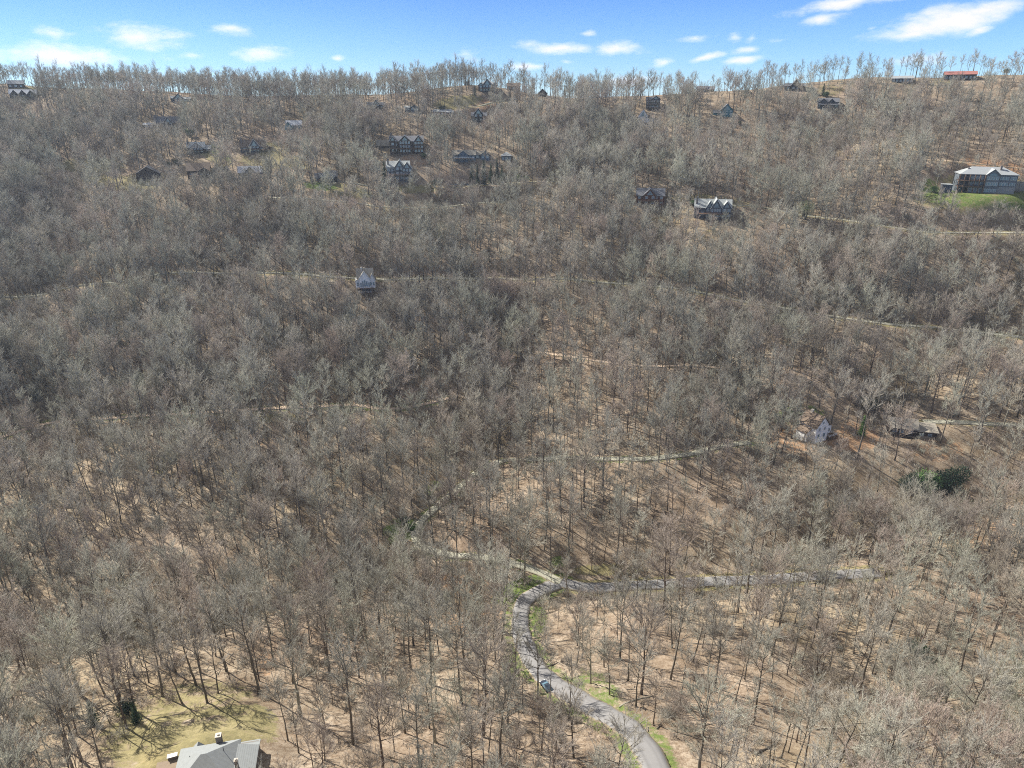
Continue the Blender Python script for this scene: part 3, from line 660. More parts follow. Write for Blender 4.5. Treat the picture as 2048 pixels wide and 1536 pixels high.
def combined(k):
    tr, cr = PROTO[k]; bm_ = D.meshes.new('bare_tree')
    va = np.empty(len(tr.vertices) * 3); tr.vertices.foreach_get('co', va); vb = np.empty(len(cr.vertices) * 3); cr.vertices.foreach_get('co', vb)
    la = np.empty(len(tr.loops), int); tr.loops.foreach_get('vertex_index', la); lb = np.empty(len(cr.loops), int); cr.loops.foreach_get('vertex_index', lb)
    sa = np.empty(len(tr.polygons), int); tr.polygons.foreach_get('loop_start', sa); sb = np.empty(len(cr.polygons), int); cr.polygons.foreach_get('loop_start', sb)
    bm_.vertices.add(len(tr.vertices) + len(cr.vertices)); bm_.vertices.foreach_set('co', np.concatenate([va, vb]))
    bm_.loops.add(len(la) + len(lb)); bm_.loops.foreach_set('vertex_index', np.concatenate([la, lb + len(tr.vertices)]))
    bm_.polygons.add(len(sa) + len(sb)); bm_.polygons.foreach_set('loop_start', np.concatenate([sa, sb + len(la)]))
    bm_.materials.append(tr.materials[0]); bm_.materials.append(cr.materials[0])
    bm_.polygons.foreach_set('material_index', np.concatenate([np.zeros(len(sa), int), np.ones(len(sb), int)]))
    bm_.update(calc_edges=True); return bm_
protos = D.collections.new('tree_kinds')
for k in range(len(SPEC)):
    o = D.objects.new('kind_%02d' % k, combined(k)); protos.objects.link(o)

def instancer(name, pts, rot, scl, idx, coll, label, cat):
    me = D.meshes.new(name); me.vertices.add(len(pts)); me.vertices.foreach_set('co', np.asarray(pts, np.float32).ravel())
    for nm, ty, arr in (('rz', 'FLOAT_VECTOR', rot), ('sc', 'FLOAT_VECTOR', scl)):
        a = me.attributes.new(nm, ty, 'POINT'); a.data.foreach_set('vector', np.asarray(arr, np.float32).ravel())
    a = me.attributes.new('ki', 'INT', 'POINT'); a.data.foreach_set('value', np.asarray(idx, np.int32))
    ng = D.node_groups.new(name, 'GeometryNodeTree')
    ng.interface.new_socket('Geometry', in_out='INPUT', socket_type='NodeSocketGeometry'); ng.interface.new_socket('Geometry', in_out='OUTPUT', socket_type='NodeSocketGeometry')
    N = ng.nodes; gi = N.new('NodeGroupInput'); go = N.new('NodeGroupOutput')
    ci = N.new('GeometryNodeCollectionInfo'); ci.inputs['Collection'].default_value = coll; ci.inputs['Separate Children'].default_value = True; ci.inputs['Reset Children'].default_value = True
    ip = N.new('GeometryNodeInstanceOnPoints'); ip.inputs['Pick Instance'].default_value = True
    def att(nm, ty):
        q = N.new('GeometryNodeInputNamedAttribute'); q.data_type = ty; q.inputs['Name'].default_value = nm; return q.outputs['Attribute']
    L = ng.links; L.new(gi.outputs[0], ip.inputs['Points']); L.new(ci.outputs[0], ip.inputs['Instance'])
    L.new(att('ki', 'INT'), ip.inputs['Instance Index']); L.new(att('rz', 'FLOAT_VECTOR'), ip.inputs['Rotation']); L.new(att('sc', 'FLOAT_VECTOR'), ip.inputs['Scale'])
    L.new(ip.outputs[0], go.inputs[0])
    o = mesh_obj(name, me); md = o.modifiers.new('scatter', 'NODES'); md.node_group = ng
    tag(o, label, cat, None, 'stuff'); return o

# ------------------------------------------------------------------ where trees stand
# sparse places: (cx, cy, rx, ry, spacing factor, share of thin trees)
SPARSE = [(1250,1300,170,120,1.45,.65),(1250,1020,260,120,1.42,.75),(1200,820,190,110,1.3,.7),(1650,1330,420,170,1.36,.65),(1750,950,330,130,1.22,.6),(860,860,90,110,1.3,.6),(560,1380,120,80,1.2,.5),
          (1900,720,200,60,1.2,.6),(640,930,110,120,1.2,.5),(1420,480,120,60,1.15,.6),(1550,300,300,60,1.08,.4),(380,650,60,60,1.15,.5),(1250,690,160,50,1.2,.6),(430,1110,160,80,1.15,.5),(1950,330,120,40,1.35,.7)]
# open ground: nearly no trees stand in these (chance that a tree is kept)
OPEN = [(400,1490,150,66,.0),(330,1440,60,40,.0),(420,1570,200,60,0),(500,1440,60,50,0),(1940,400,110,26,.0),(1880,375,40,24,.1),(190,340,80,22,.25),(270,362,70,14,.25),(430,308,30,16,.3),(555,302,30,20,.3),(590,322,50,14,.3),
        (645,374,30,9,.1),(690,382,55,12,.3),(830,318,40,18,.3),(835,378,40,8,.15),(930,206,40,12,.3),(985,207,24,12,.1),(110,845,26,10,.0),(10,870,20,10,.1),(800,1060,24,18,.2),(1340,440,50,18,.6),(1665,180,26,16,.25),
        (1310,204,22,14,.3),(1930,350,90,26,.3),(1720,872,30,22,.2),(1880,880,60,24,.25),(1040,355,26,22,.4),(50,178,24,6,.1),(980,160,26,10,.5)]
RECTS = []   # (x0, y0, x1, y1, world y of the building): crowns may not hide these
for hs, p, mpp in HOUSES:
    x0 = min(v[0] for v in hs[5]); x1 = max(v[1] for v in hs[5]); tp = max(v[2] + v[4] for v in hs[5])
    RECTS.append((hs[1] + x0, hs[2] - tp, hs[1] + x1, hs[2] - 2, p[1] + 8, .03))
RECTS += [(1888,333,2048,388,BIG[1],.0),(1598,820,1678,886,WH[1]+4,.04),(1778,832,1860,872,TAN[1]+4,.06),(255,1440,530,1536,LL[1]+30,.0),
          (708,538,756,594,445,.0),(1270,374,1328,411,470,.03),(1386,398,1460,435,470,.0),(1078,1364,1104,1392,150,.0)]
for (a0, b0, a1, b1, kp) in ((130,325,310,376,.4),(420,285,452,322,.2),(528,290,562,322,.2),(560,310,620,340,.4),(618,364,722,392,.25),(800,372,862,390,.3),(1850,378,2060,418,.12),(1050,1125,1205,1186,.15),(1815,905,1915,985,.05),(225,1440,540,1485,.1),(900,196,990,216,.3),(1648,165,1682,192,.25),
      (985,196,1012,210,.3),(790,308,850,335,.35),(300,1425,540,1475,.25),(95,836,128,856,.1),(780,1045,830,1085,.3),(1690,868,1745,900,.2),(1850,862,1950,915,.3),(20,172,75,186,.2)):
    RECTS.append((a0, b0, a1, b1, at0((a0 + a1) / 2, (b0 + b1) / 2)[1] + 4, kp))
for (px, py, k, s, lb) in [(1864,985,7,1,''),(1893,992,5,1,''),(1810,985,0,1,''),(980,368,1,1,''),(1722,872,7,.6,''),(1645,192,2,.8,''),(345,335,5,.8,''),(1130,184,1,.5,'')]:
    hpx = {7:115,5:55,0:80,1:60,2:36}[k] * s; RECTS.append((px - hpx * .3, py - hpx, px + hpx * .3, py - 4, at0(px, py)[1], .25))
KEEPROAD = []   # image boxes along roads that stay mostly visible
for ri, (q, hw, vg, kd) in enumerate(ROADP):
    a, b, f = to_pix(q); keep = (.15, .42, .52, .35, .10, .5, .2, .3, .35, .35, .4, .4, .7, .35)[ri]
    for i in range(0, len(q), 4): KEEPROAD.append((a[i], b[i], q[i, 1], 1.0 if ri == 1 and a[i] > 1480 else keep))
KR = np.array(KEEPROAD)
def in_ell(px, py, e): return ((px - e[0]) / e[2]) ** 2 + ((py - e[1]) / e[3]) ** 2 < 1
RD = np.vstack([np.c_[q[:, :2], np.full(len(q), hw)] for q, hw, kd in FASTROAD])
ROADGRID = {}
for x, y, hw in RD: ROADGRID.setdefault((int(x // 10), int(y // 10)), []).append((x, y, hw))
def near_road(x, y, ex):
    i, j = int(x // 10), int(y // 10)
    for a in (i-1, i, i+1):
        for b in (j-1, j, j+1):
            for (u, v, hw) in ROADGRID.get((a, b), ()):
                if (u - x) ** 2 + (v - y) ** 2 < (hw + ex) ** 2: return True
    return False
RIDX = [e[0] for e in SKYL]; RIDY = [(pix_dir(e[0], e[1]) * e[2])[1] for e in SKYL]
HASH = rng.random((512, 512))
trees = []; cells = {}
NCAND = 90000
cy_ = (rng.random(NCAND) * (790 ** 1.7 - 55 ** 1.7) + 55 ** 1.7) ** (1 / 1.7)
cs_ = rng.uniform(-1.12, 0.98, NCAND)
cx_ = cs_ * (cy_ + 40)
cz_ = hf(cx_, cy_); cpx, cpy, cf = to_pix(np.stack([cx_, cy_, cz_], -1))
eps_ = 2.0
slx = (hf(cx_ + 2, cy_) - cz_) / 2
dn_ = vnoise(cx_, cy_, 38, 11)
for i in range(NCAND):
    x, y, z, px, py, f = cx_[i], cy_[i], cz_[i], cpx[i], cpy[i], cf[i]
    sp, thin = 5.8, .32
    if y > 330: sp = 5.3
    if y > 420: sp = 5.0
    if y > 480: thin = .12
    for e in SPARSE:
        if in_ell(px, py, e): sp, thin = 5.8 * e[4], e[5]; break
    if px < 900 and py < 1100 and py > 350: sp *= .95
    if py < 192 and px > 1050: sp *= 1.8       # thin line of trees on the right skyline
    sp *= 1 + .34 * dn_[i]
    isthin = random.random() < thin * (1.0 if y < 420 else .8)
    if isthin: sp *= .74
    if cells and any(((u - x) ** 2 + (v - y) ** 2) < (min(sp, s_)) ** 2 for a in (-1, 0, 1) for b in (-1, 0, 1) for (u, v, s_) in cells.get((int(x // 9) + a, int(y // 9) + b), ())): continue
    if near_road(x, y, 2.0 if y > 250 else 3.0): continue
    if any((u - x) ** 2 + (v - y) ** 2 < (r_ + 1.5) ** 2 for (u, v, _, r_, _) in PADS + KEEPOUT): continue
    rej = False; hs_ = HASH[int(x // 6) % 512, int(y // 6) % 512]
    for e in OPEN:
        if in_ell(px, py, e) and hs_ > e[4]: rej = True; break
    if rej: continue
    ry_ = np.interp(px, RIDX, RIDY)
    if y > ry_ + (6 if px > 1050 else 30): continue
    if abs(x - LL[0]) < 20 and y < LL[1] + 3: continue
    if isthin: k = random.choice((4, 5, 5, 6, 11, 11, 8))
    elif y > 430: k = random.choice((0, 12, 1, 2, 6, 14, 8, 10, 13, 9, 1, 3, 7, 15, 14, 12))
    else: k = random.choice((0, 12, 1, 2, 2, 3, 9, 15, 10, 13, 6, 14, 0, 10, 7, 1, 12, 15))
    if py < 205: k = random.choice((2, 5, 4, 9, 2, 0, 15, 12, 6, 10))
    s = min(1.25, max(.5, random.gauss(.95, .18))) * (1.0 if y < 430 else .9) * float(np.interp(y, (80, 130, 210), (.78, .86, 1.0)))
    if py < 205: s *= .76 if px > 1050 else .80
    H = SPEC[k][0] * s; cw = SPEC[k][2] * s * 1.2
    hp = H * FPX / f * max(.55, math.cos(R(abs(22 + math.degrees(math.atan((py - 768) / FPX)))))) ; wp = cw * FPX / f / 2 * 1.05
    ctop, cbot = py - hp, py - hp * SPEC[k][1] * .9
    for (a0, b0, a1, b1, yy, keep) in RECTS:
        if y < yy and px + wp > a0 and px - wp < a1 and ctop < b1 and cbot > b0 and hs_ > keep: rej = True; break
        if y < yy and a0 < px < a1 and cbot < b1 and py > b0 and hs_ > max(keep, .35): rej = True; break
    if rej: continue
    m = (np.abs(KR[:, 0] - px) < wp * .8) & (KR[:, 1] > ctop) & (KR[:, 1] < cbot) & (KR[:, 2] > y)
    if m.any() and hs_ > KR[m, 3].max(): continue
    cells.setdefault((int(x // 9), int(y // 9)), []).append((x, y, sp))
    trees.append((x, y, z, k, s, px, py, hp, wp, ctop))
T = np.array(trees); print('trees', len(T))
vis = (T[:, 5] > -20) & (T[:, 5] < 2068) & (T[:, 9] < 1480) & (T[:, 6] < 1640)
size = np.minimum(T[:, 6], 1536) - T[:, 9]; size = size * T[:, 8]
order = np.argsort(-np.where(vis, size, -1)); hero = order[:300]; rest = order[300:]
rot = np.stack([rng.normal(0, .035, len(T)), rng.normal(0, .035, len(T)), rng.uniform(0, 6.28, len(T))], -1)
SCZ = np.stack([T[:, 4] * rng.uniform(.9, 1.12, len(T)), T[:, 4] * rng.uniform(.9, 1.12, len(T)), T[:, 4]], -1)
instancer('bare_forest', T[rest][:, :3], rot[rest], SCZ[rest], T[rest][:, 3].astype(int), protos, 'leafless grey brown forest covering the whole mountainside', 'forest')

LANDM = [('the parked car', 1093, 1378), ('the large grey roof', 400, 1500), ('the road fork', 1130, 1162), ('the road bend', 1042, 1250), ('the road foot', 1300, 1510),
         ('the grassy bank', 480, 1420), ('the lower right corner', 2040, 1530), ('the lower left corner', 8, 1530), ('the left edge', 8, 1290), ('the right edge', 2040, 1260),
         ('the hairpin lane', 835, 1080), ('the bottom edge', 800, 1530), ('the open right slope', 1600, 1330), ('the brown left slope', 700, 1300), ('the right lane', 1450, 1165)]
ORD = ['nearest', 'second nearest', 'third nearest', 'fourth nearest', 'fifth nearest', 'sixth nearest', 'seventh nearest', 'eighth nearest', 'ninth nearest', 'tenth nearest', 'eleventh nearest', 'twelfth nearest', 'thirteenth nearest', 'fourteenth nearest', 'fifteenth nearest']
SIDE = lambda dx, dy: ('right of' if dx > 0 else 'left of') if abs(dx) > abs(dy) else ('below' if dy > 0 else 'above')
groups = {}
for h in hero:
    px, py = T[h, 5], min(T[h, 6], 1500); L_ = min(LANDM, key=lambda l: (l[1] - px) ** 2 + (l[2] - py) ** 2)
    groups.setdefault((L_[0], SIDE(px - L_[1], py - L_[2]), SPEC[int(T[h, 3])][9]), []).append(((L_[1] - px) ** 2 + (L_[2] - py) ** 2, h))
first = {}
for (lm, sd, desc), lst in groups.items():
    lst.sort()
    for n_, (_, h) in enumerate(lst):
        k = int(T[h, 3])
        if n_ == 0 and len(lst) == 1: lb = f'{desc} without leaves, {sd} {lm}'
        else: lb = f'{desc}, {ORD[min(n_, 14)]} {sd} {lm}'
        root = empty('bare_tree', T[h, :3]); root.rotation_euler = rot[h]; root.scale = SCZ[h]
        tag(root, lb, 'tree', 'leafless trees on the near slopes')
        mesh_obj('trunk', PROTO[k][0], root); mesh_obj('crown', PROTO[k][1], root)

# ------------------------------------------------------------------ builders for houses
def gable_x(wall, roof, x0, x1, y0, y1, ez, rh, ov=.6, th=.22):
    ym = (y0 + y1) / 2
    wall.poly([(x0,y0,ez),(x0,y1,ez),(x0,ym,ez+rh),(x1,y0,ez),(x1,y1,ez),(x1,ym,ez+rh)], [(0,2,1),(3,4,5)])
    k = rh / (ym - y0)
    for s, ye in ((-1, y0 - ov), (1, y1 + ov)):
        pts = [(x0-ov, ye, ez-ov*k+.25), (x1+ov, ye, ez-ov*k+.25), (x1+ov, ym, ez+rh+.25), (x0-ov, ym, ez+rh+.25)]
        roof.slab(pts if s < 0 else pts[::-1], th)
def gable_y(wall, roof, x0, x1, y0, y1, ez, rh, ov=.6, th=.22):
    xm = (x0 + x1) / 2
    wall.poly([(x0,y0,ez),(x1,y0,ez),(xm,y0,ez+rh),(x0,y1,ez),(x1,y1,ez),(xm,y1,ez+rh)], [(0,1,2),(3,5,4)])
    k = rh / (xm - x0)
    for s, xe in ((-1, x0 - ov), (1, x1 + ov)):
        pts = [(xe, y0-ov, ez-ov*k+.28), (xm, y0-ov, ez+rh+.28), (xm, y1+ov, ez+rh+.28), (xe, y1+ov, ez-ov*k+.28)]
        roof.slab(pts if s > 0 else pts[::-1], th)
def hip(roof, x0, x1, y0, y1, ez, rh, ov=.7):
    x0 -= ov; x1 += ov; y0 -= ov; y1 += ov; d = min(x1 - x0, y1 - y0) / 2
    if x1 - x0 >= y1 - y0: a, b = (x0 + d, (y0+y1)/2), (x1 - d, (y0+y1)/2)
    else: a, b = ((x0+x1)/2, y0 + d), ((x0+x1)/2, y1 - d)
    z0, z1 = ez + .0, ez + .22
    v = [(x0,y0,z1),(x1,y0,z1),(x1,y1,z1),(x0,y1,z1),(a[0],a[1],z1+rh),(b[0]+.01,b[1]+.01,z1+rh),(x0,y0,z0),(x1,y0,z0),(x1,y1,z0),(x0,y1,z0)]
    f = [(0,1,5,4),(1,2,5),(2,3,4,5),(3,0,4)] if x1 - x0 >= y1 - y0 else [(0,1,4),(1,2,5,4),(2,3,5),(3,0,4,5)]
    roof.poly(v, f + [(0,6,7,1),(1,7,8,2),(2,8,9,3),(3,9,6,0),(6,9,8,7)])
def window(parent, x, z, w, h, y, frame=True, depth=.10):
    g = MB(); g.box(x-w/2, x+w/2, y-depth, y+.05, z, z+h); o = g.build('window', GLASS, parent)
    if frame:
        f = MB(); t_ = .11
        for (a, b, c, d) in ((x-w/2-t_, x-w/2, z-t_, z+h+t_), (x+w/2, x+w/2+t_, z-t_, z+h+t_), (x-w/2, x+w/2, z+h, z+h+t_), (x-w/2, x+w/2, z-t_, z)):
            f.box(a, b, y-depth-.05, y+.03, c, d)
        if w > 1.6: f.box(x-.05, x+.05, y-depth-.04, y-depth+.02, z, z+h)
        f.build('frame', TRIM, o)
    return o
def railing(mb, x0, x1, y0, y1, z, h=1.05, posts=2.0):
    """rail round a deck front"""
    def run(ax, ay, bx, by):
        L = math.hypot(bx-ax, by-ay); n = max(1, int(L / posts))
        for i in range(n + 1):
            u = i / n; cx, cy = ax + (bx-ax)*u, ay + (by-ay)*u; mb.box(cx-.06, cx+.06, cy-.06, cy+.06, z, z+h)
        for hh in (.35, .65, h):
            mb.box(min(ax,bx)-.04, max(ax,bx)+.04, min(ay,by)-.04, max(ay,by)+.04, z+hh-.04, z+hh+.04)
    run(x0, y0, x1, y0); run(x0, y0 + .15, x0, y1); run(x1, y0 + .15, x1, y1)
def house(hs, p, s, group=None):
    label, cx, by, body, rf, vols, ex = hs
    z0 = float(hf(p[0], p[1]))
    root = empty('house', (p[0], p[1], z0), -math.atan2(p[0], p[1]) * .8); tag(root, label, 'house', 'houses scattered over the mountainside')
    wall, roof, wht = MB(), MB(), MB(); trim = MB(); tim = MB(); deck = MB(); rail = MB(); wins = []
    for vi, (x0, x1, ez, kind, rh, dep, fwd, wr, wc) in enumerate(vols):
        x0, x1, ez, rh = x0 * s, x1 * s, ez * s, rh * s; y0, y1 = -fwd, dep - .02 * vi
        if kind == 'f':
            deck.box(x0, x1, y0 - 1, y1 * .6, ez - .3, ez); railing(rail, x0 + .1, x1 - .1, y0 - .9, y1 * .55, ez)
            for xx in (x0 + .3, (x0+x1)/2, x1 - .3): deck.box(xx-.15, xx+.15, y0-.8, y0-.5, -3, ez - .3)
            continue
        if body == 'white' and 'A' in ex:
            lo = ez * .48
            wall.box(x0, x1, y0, y1, lo, ez)
        else: lo = 0; wall.box(x0, x1, y0, y1, -3.5 - .05 * vi, ez)
        if kind == 'x': gable_x(wall, roof, x0, x1, y0, y1, ez, rh)
        elif kind == 'y':
            gable_y(wall, roof, x0, x1, y0, y1, ez, rh)
            xm = (x0 + x1) / 2
            if 't' in ex or 'A' in ex or 'f' in ex:
                k = rh / (xm - x0)
                for sg, xe in ((1, x0 - .6), (-1, x1 + .6)):
                    za = ez - .6 * k
                    pts = [(xe, y0-.66, za), (xm, y0-.66, ez+rh), (xm, y0-.66, ez+rh+.32), (xe, y0-.66, za+.32)]
                    q = [(a, b - .06, c) for a, b, c in pts]; trim.poly(pts + q, [(0,1,2,3),(7,6,5,4),(0,4,5,1),(2,6,7,3),(1,5,6,2),(3,7,4,0)])
            if 'f' in ex and x1 - x0 > 15 * s:
                yy = y0 - .06; wht.poly([(x0+.2,yy,ez-.3),(x1-.2,yy,ez-.3),(xm,yy,ez+rh-.5),(x0+.2,y0+.02,ez-.3),(x1-.2,y0+.02,ez-.3),(xm,y0+.02,ez+rh-.5)], [(0,1,2),(3,5,4),(0,3,4,1),(1,4,5,2),(2,5,3,0)])
                for i in range(1, 8):
                    xx = x0 + (x1 - x0) * i / 8; hh = (rh - .6) * (1 - abs(xx - xm) / (xm - x0)); tim.box(xx-.09, xx+.09, yy-.06, yy+.01, ez-.3, ez-.3+hh)
                tim.box(x0+.3, x1-.3, yy-.07, yy+.01, ez-.45, ez-.2)
            elif rh > 2.2 and wr >= 2:   # glazed peak
                g = MB(); yy = y0 - .08; a = .55
                g.poly([(xm-(xm-x0)*a,yy,ez+.1),(xm+(xm-x0)*a,yy,ez+.1),(xm,yy,ez+rh*.72),(xm-(xm-x0)*a,y0+.02,ez+.1),(xm+(xm-x0)*a,y0+.02,ez+.1),(xm,y0+.02,ez+rh*.72)], [(0,1,2),(3,5,4),(0,3,4,1),(1,4,5,2),(2,5,3,0)])
                wins.append(g)
        elif kind == 'h': hip(roof, x0, x1, y0, y1, ez, rh)
        elif kind == 's':
            roof.slab([(x0-.4, y0-.4, ez-1), (x1, y0-.4, ez+rh-.3), (x1, y1+.4, ez+rh-.3), (x0-.4, y1+.4, ez-1)], .2)
        elif kind in 'rw':
            roof.slab([(x0-.5, y0-2.2, ez-.3), (x1+.5, y0-2.2, ez-.3), (x1+.5, y1+.5, ez+rh), (x0-.5, y1+.5, ez+rh)], .2)
        if wr and wc:
            fh = (ez - lo) / wr; ww = (x1 - x0) / wc
            for r_ in range(wr):
                for c_ in range(wc):
                    xx = x0 + ww * (c_ + .5); w_ = min(1.7, ww * .55); h_ = min(1.6, fh * .5)
                    window(root, xx, lo + fh * r_ + fh * .28, w_, h_, y0, frame=(x1 - x0) / wc > 1.4)
    X0 = min(v[0] for v in vols) * s; X1 = max(v[1] for v in vols) * s; E = max(v[2] for v in vols) * s; Fw = max(v[6] for v in vols)
    if 'A' in ex:   # the white house on stilts
        lo = E * .48; trunkm = MB()
        trunkm.box(-9*s, 9*s, 1.0, 8, -3.5, lo); trunkm.build('stilt_floor', MATS['blue'], root)
        deck.box(-17*s, 16*s, -4.6, 1, lo - .35, lo); deck.box(-15*s, 12*s, -4.2, 1, lo * .45 - .3, lo * .45)
        railing(rail, -16.8*s, 15.8*s, -4.4, -2.7, lo); railing(rail, -14.8*s, 11.8*s, -4.0, 0, lo * .45)
        for i in range(5):
            xx = (-15 + 7 * i) * s; deck.box(xx-.16, xx+.16, -4.3, -4.0, -4, lo - .35)
        for i in range(5):
            xx = (-8.5 + 3.9 * i) * s; hh = (ez - lo) * (.62, .8, .95, .8, .62)[i]
            g = MB(); n = 6; yy = -2.56; w_ = 1.25 * s
            prof = [(xx-w_, lo+.5), (xx+w_, lo+.5)] + [(xx + w_*math.cos(math.pi*j/n), lo+.5+hh-w_+w_*math.sin(math.pi*j/n)) for j in range(n+1)]
            m_ = len(prof); g.poly([(a, yy-.08, b) for a, b in prof] + [(a, yy+.1, b) for a, b in prof], [tuple(range(m_)), tuple(range(2*m_-1, m_-1, -1))] + [(j, j+m_, (j+1)%m_+m_, (j+1)%m_) for j in range(m_)])
            g.build('arched_window', GLASS, root)
        for xx in (10.5, 16, -14.5): window(root, xx * s, lo + 1.0, 1.0, 2.0, -1.06, False)
    elif 'd' in ex or '3' in ex:
        lv = [E * .42] if '3' not in ex else [E * .1, E * .42, E * .72]
        for l in lv:
            l = max(l, .6); deck.box(X0 * .85, X1 * .85, -Fw - 2.8, -Fw - .02, l - .28, l); railing(rail, X0*.85+.1, X1*.85-.1, -Fw-2.7, -Fw-.1, l)
        n = 5
        for i in range(n):
            xx = X0*.82 + (X1-X0)*.82 * i / (n-1); deck.box(xx-.14, xx+.14, -Fw-2.75, -Fw-2.45, -4, lv[-1] - .28 if '3' not in ex else E)
    if 'p' in ex and 'd' not in ex and '3' not in ex:
        for i in range(6):
            xx = X0*.9 + (X1-X0)*.9*i/5; deck.box(xx-.13, xx+.13, -Fw-1.9, -Fw-1.65, -4, E)
    if 'e' in ex: roof.slab([(X0-.6, -Fw-3, E*.55), (X1+.6, -Fw-3, E*.55), (X1+.6, -Fw-.02, E*.7), (X0-.6, -Fw-.02, E*.7)], .25)
    if 'c' in ex or 'A' in ex:
        cx_ = X0 + 1.2 if 'A' not in ex else X0 + 4; ch = MB(); top = E + max(v[4] for v in vols) * s + 1.0
        ch.box(cx_-.6, cx_+.6, 2.2, 3.5, E*.4, top); ch.box(cx_-.75, cx_+.75, 2.05, 3.65, top, top+.25)
    else: ch = None
    wo = wall.build('wall', MATS[body], root); ro = roof.build('roof', ROOF[rf], root)
    if ch: ch.build('chimney', MATS['brick'] if 'A' not in ex else MATS['cream'], ro)
    for g in wins: g.build('gable_window', GLASS, root)
    if trim.v: trim.build('gable_trim', TRIM, root)
    if wht.v: wht.build('gable_panel', MATS['cream'], root)
    if tim.v: tim.build('timber_framing', MATS['dark'], root)
    if deck.v: deck.build('deck', MATS['deckwood'] if body != 'dark' else MATS['brown'], root)
    if rail.v: rail.build('railing', MATS['wrail'] if 'w' in ex or 'A' in ex or '3' in ex else (MATS['rail'] if 'r' in ex else MATS['brown']), root)
    return root
for hs, p, s in HOUSES: house(hs, p, s)

# --- the big three storey house on the green terrace at the right
def big_house():
    s = BIGM; z0 = float(hf(BIG[0], BIG[1]))
    root = empty('large_house', (BIG[0], BIG[1], z0), -math.atan2(BIG[0], BIG[1]) * .55 )
    tag(root, 'large three storey grey house with hipped roof standing on the bright green terrace', 'house')
    W0, W1, E = -47 * s, 52 * s, 35 * s
    wall, stone, roof, deck, rail = MB(), MB(), MB(), MB(), MB()
    g1 = E * .36
    stone.box(-30*s, W1 - .1, .15, 15, -4, g1); stone.build('stone_base', MATS['conc'], root)
    wall.box(W0 + 16*s, W1, 0, 15.3, g1, E); wall.box(W0, W0+16*s+.02, 3.2, 15.2, -4, E - .1)
    wall.box(-3*s, 20*s, -1.6, 1, -3.9, E + .2)
    hip(roof, W0, W1, -.2, 15.5, E, 13 * s); gable_y(wall, roof, -3*s, 20*s, -1.6, 8, E + .2, 10 * s)
    ro = roof.build('roof', ROOF['l'], root); wall.build('wall', MATS['bluestone'], root)
    c = MB(); c.box(22*s, 25*s, 4, 5.5, E, E+17*s); c.build('chimney', MATS['brick'], ro)
    c = MB(); c.box(-33*s, -30.5*s, 5, 6.2, E, E+12*s); c.build('chimney', MATS['brick'], ro)
    for l in (g1, E * .68):
        deck.box(W0 - 1, -3.2*s, -3.2, -.02 + 3.2, l - .3, l); railing(rail, W0-.9, -3.4*s, -3.1, 1, l)
    for i in range(6):
        xx = W0 - .6 + (44 * s) * i / 5; deck.box(xx-.32, xx+.32, -3.0, -2.4, -4, E)
    deck.build('balcony', MATS['deckwood'], root); rail.build('railing', MATS['brown'], root)
    for r_, z in enumerate((g1 * .2, g1 + .8, E * .68 + .7)):
        for xx in (25, 30, 35, 42.5, 47.5):
            if r_ == 0 and xx > 20: continue
            window(root, xx * s, z, 1.35, 1.9, 0)
        for xx in (0, 4, 8.5, 13, 17): window(root, xx * s, z, 1.0, 2.0, -1.6)
        for xx in (-27, -22, -17, -12, -8): window(root, xx * s, z, 1.2, 2.0, .15 if r_ == 0 else 0)
    g = MB(); yy = -1.7; n = 10; cx, cz, r0 = 8.5*s, E*.93, 7*s
    prof = [(cx + r0*math.cos(math.pi*j/n), cz + r0*math.sin(math.pi*j/n)*.85) for j in range(n+1)]; m_ = len(prof)
    g.poly([(a, yy-.06, b) for a, b in prof] + [(a, yy+.2, b) for a, b in prof], [tuple(range(m_)), tuple(range(2*m_-1, m_-1, -1))] + [(j, j+m_, (j+1)%m_+m_, (j+1)%m_) for j in range(m_)])
    g.build('arched_window', GLASS, root)
    g = MB(); g.box(28*s, 48*s, .0, .2, .1, g1 * .85); g.build('garage_panel', MATS['conc'], root)
    # outbuilding and retaining wall
    sh = empty('shed', (BIG[0] - 68*s, BIG[1] + 3, float(hf(BIG[0]-68*s, BIG[1]+3))), -.2); tag(sh, 'plain grey shed standing left of the large house on the green terrace', 'shed')
    a = MB(); a.box(-9*s, 8*s, 0, 5, -3, 15*s); a.build('wall', MATS['grey'], sh); a = MB(); a.slab([(-9.5*s,-.3,15*s+.25),(8.5*s,-.3,15*s+.25),(8.5*s,5.3,16.5*s),(-9.5*s,5.3,16.5*s)], .2); a.build('roof', ROOF['g'], sh)
    sh = empty('retaining_wall', (BIG[0] + 68*s, BIG[1] + 4, float(hf(BIG[0]+68*s, BIG[1]+4))), -.2); tag(sh, 'pale grey concrete retaining wall right of the large house', 'wall')
    a = MB(); a.box(-13*s, 60*s, 0, .6, -4, 20*s); a.build('wall_panel', MATS['conc'], sh); a = MB(); a.box(-13.2*s, 60*s, -.1, .7, 20*s, 20*s+.25); a.build('coping', MATS['cream'], sh)
big_house()

